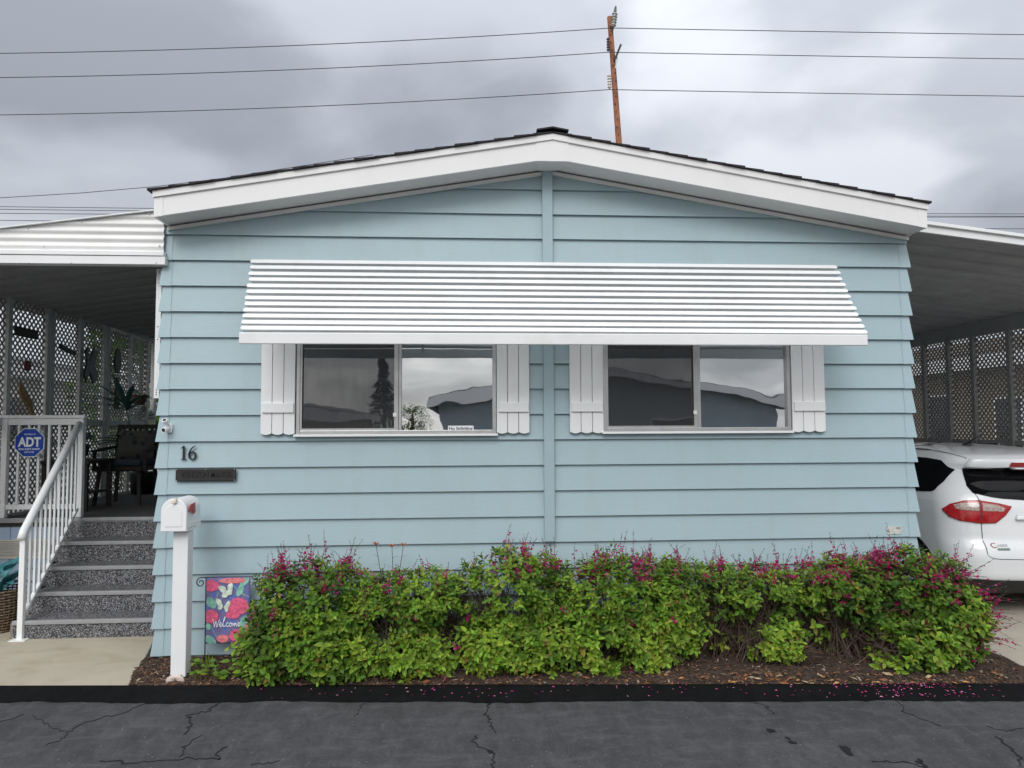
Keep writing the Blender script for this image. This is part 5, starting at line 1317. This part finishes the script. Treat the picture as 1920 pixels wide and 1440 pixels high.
# ------------------------------------------------------------------ neighbours seen through the lattice and in the window glass
def house(name, label, x0, x1, y0, y1, zw, ridge, axis, mwall, mroof, front, wins=()):
    h = thing(name, label, 'house', ((x0+x1)/2, (y0+y1)/2, 0))
    MB().box(x0, x1, y0, y1, -.05, zw).build('wall', mwall, h)
    o = .35
    if axis == 'y':
        xm = (x0+x1)/2; f = lambda y: (lambda a, b: (a, y, b))
        MB().prism([(x0, zw), (x1, zw), (xm, ridge-.05)], f(y0), (0, y1-y0, 0)).build('gable', mwall, h)
        for a, b in ((x0-o, xm), (xm, x1+o)):
            za, zb = (zw, ridge) if a < xm else (ridge, zw)
            MB().prism([(a, za+.02), (b, zb+.02), (b, zb+.12), (a, za+.12)], f(y0-o), (0, y1-y0+2*o, 0)).build('roof', mroof, h)
            for yy in (y0-o-.02, y1+o-.01): MB().prism([(a, za-.16), (b, zb-.16), (b, zb+.10), (a, za+.10)], f(yy), (0, .03, 0)).build('fascia', MAT['white_fascia'], h)
            xe = a if a < xm else b; MB().box(xe-.02, xe+.02, y0-o+.02, y1+o-.02, zw-.16, zw+.10).build('eave_fascia', MAT['white_fascia'], h)
    for (wx0, wx1, wz0, wz1, side) in wins:
        if side == 'y1': fr = MB().box(wx0, wx1, y1, y1+.04, wz0, wz1).build('window', MAT['white'], h); MB().box(wx0+.05, wx1-.05, y1+.04, y1+.045, wz0+.05, wz1-.05).build('pane', MAT['dark_glass'], fr)
        if side == 'x0': fr = MB().box(x0-.04, x0, wx0, wx1, wz0, wz1).build('window', MAT['white'], h); MB().box(x0-.045, x0-.04, wx0+.05, wx1-.05, wz0+.05, wz1-.05).build('pane', MAT['dark_glass'], fr)
        if side == 'x1': fr = MB().box(x1, x1+.04, wx0, wx1, wz0, wz1).build('window', MAT['white'], h); MB().box(x1+.04, x1+.045, wx0+.05, wx1-.05, wz0+.05, wz1-.05).build('pane', MAT['dark_glass'], fr)
    return h
house('neighbour_home', 'white neighbouring home glimpsed through the porch lattice', -13.5, -7.5, 1.5, 19, 3.05, 3.7, 'y', MAT['nbr_white'], MAT['nbr_roof'], 1, ((5.5,7.0,1.5,2.5,'x1'), (10.0,11.4,1.5,2.5,'x1')))
house('neighbour_home', 'brown neighbouring home with white eave glimpsed through the carport lattice', 12.2, 18.2, 1.0, 17, 2.98, 3.75, 'y', MAT['brick_tan'], M('brown roof', (.09,.065,.05), .9, .2, 6), 1, ((3.2,4.4,1.4,2.4,'x0'), (6.3,7.0,1.3,2.3,'x0'), (8.2,8.9,1.4,2.4,'x0')))
house('neighbour_home', 'grey green home across the street mirrored in the windows', 1.6, 12.6, -29, -17.2, 2.55, 3.55, 'y', MAT['nbr_grey'], MAT['nbr_roof'], 1, ((4.6,6.2,1.1,2.0,'y1'), (8.4,10.0,1.1,2.0,'y1')))
house('neighbour_home', 'tan home across the street mirrored in the left window', -9.5, -2.2, -30, -18.5, 2.1, 2.75, 'y', MAT['brick_tan'], MAT['nbr_roof'], 1, ((-8,-6.4,1.0,1.8,'y1'), (-5,-3.6,1.0,1.8,'y1')))
def tree(name, label, x, y, h, r, kind, seed, n=2600):
    rn = random.Random(seed); t = thing(name, label, 'tree', (x, y, 0)); mb = MB(); tr = MB()
    tr.tube([(x,y,-.1),(x+.05,y,h*.5),(x,y,h*.93)], [r*.10+.06, r*.06+.03, .02], 10)
    for k in range(26):
        z = h*rn.uniform(.25,.9); a = rn.uniform(0,6.28); rr = r*((1-z/h)*1.05 if kind == 'cone' else .75)
        tr.tube([(x,y,z-.1),(x+rr*.9*math.cos(a), y+rr*.9*math.sin(a), z+(-.1 if kind == 'cone' else .35)*rr)], [.04,.01], 5, False)
    for k in range(n):
        if kind == 'cone':
            z = h*(.10+.90*rn.random()**1.25); lay = .75+.25*math.sin(z*7+rn.gauss(0,.4)); rr = r*(1-z/h)*lay*rn.uniform(.45,1.05)+.03; a = rn.uniform(0,6.28); p = Vector((x+rr*math.cos(a), y+rr*math.sin(a), z-.25*rr)); d = Vector((math.cos(a), math.sin(a), -.35))
        else:
            v = Vector((rn.gauss(0,1), rn.gauss(0,1), rn.gauss(0,1))).normalized(); q = .55+.5*rn.random()+.25*mn.noise(v*2+Vector((seed,0,0))); p = Vector((x, y, h*.62))+Vector((v.x*r*q, v.y*r*q, v.z*h*.38*q)); d = v+Vector((0,0,.2))
        mb.cur = tuple(c*rn.uniform(.7,1.2) for c in ((.022,.045,.018) if kind == 'cone' else green(rn.uniform(.1,.6))))
        leaf(mb, p, d.normalized(), Vector((rn.gauss(0,.4), rn.gauss(0,.4), 1)).normalized(), rn.uniform(.2,.38)*h/7, rn.uniform(.10,.2)*h/7, .1, .2)
    tr.build('trunk', MAT['bark'], t); mb.build('crown', MAT['leaf'], t, kind='stuff')
tree('conifer', 'tall dark conifer across the street mirrored in the left window', -4.7, -58, 8.2, 2.0, 'cone', 1)
tree('round_tree', 'round bushy tree across the street mirrored in the left window', -2.2, -55, 3.6, 1.9, 'round', 2)
tree('round_tree', 'green leafy tree behind the far end of the porch', -3.9, 8.6, 4.2, 1.15, 'round', 3, 3200)
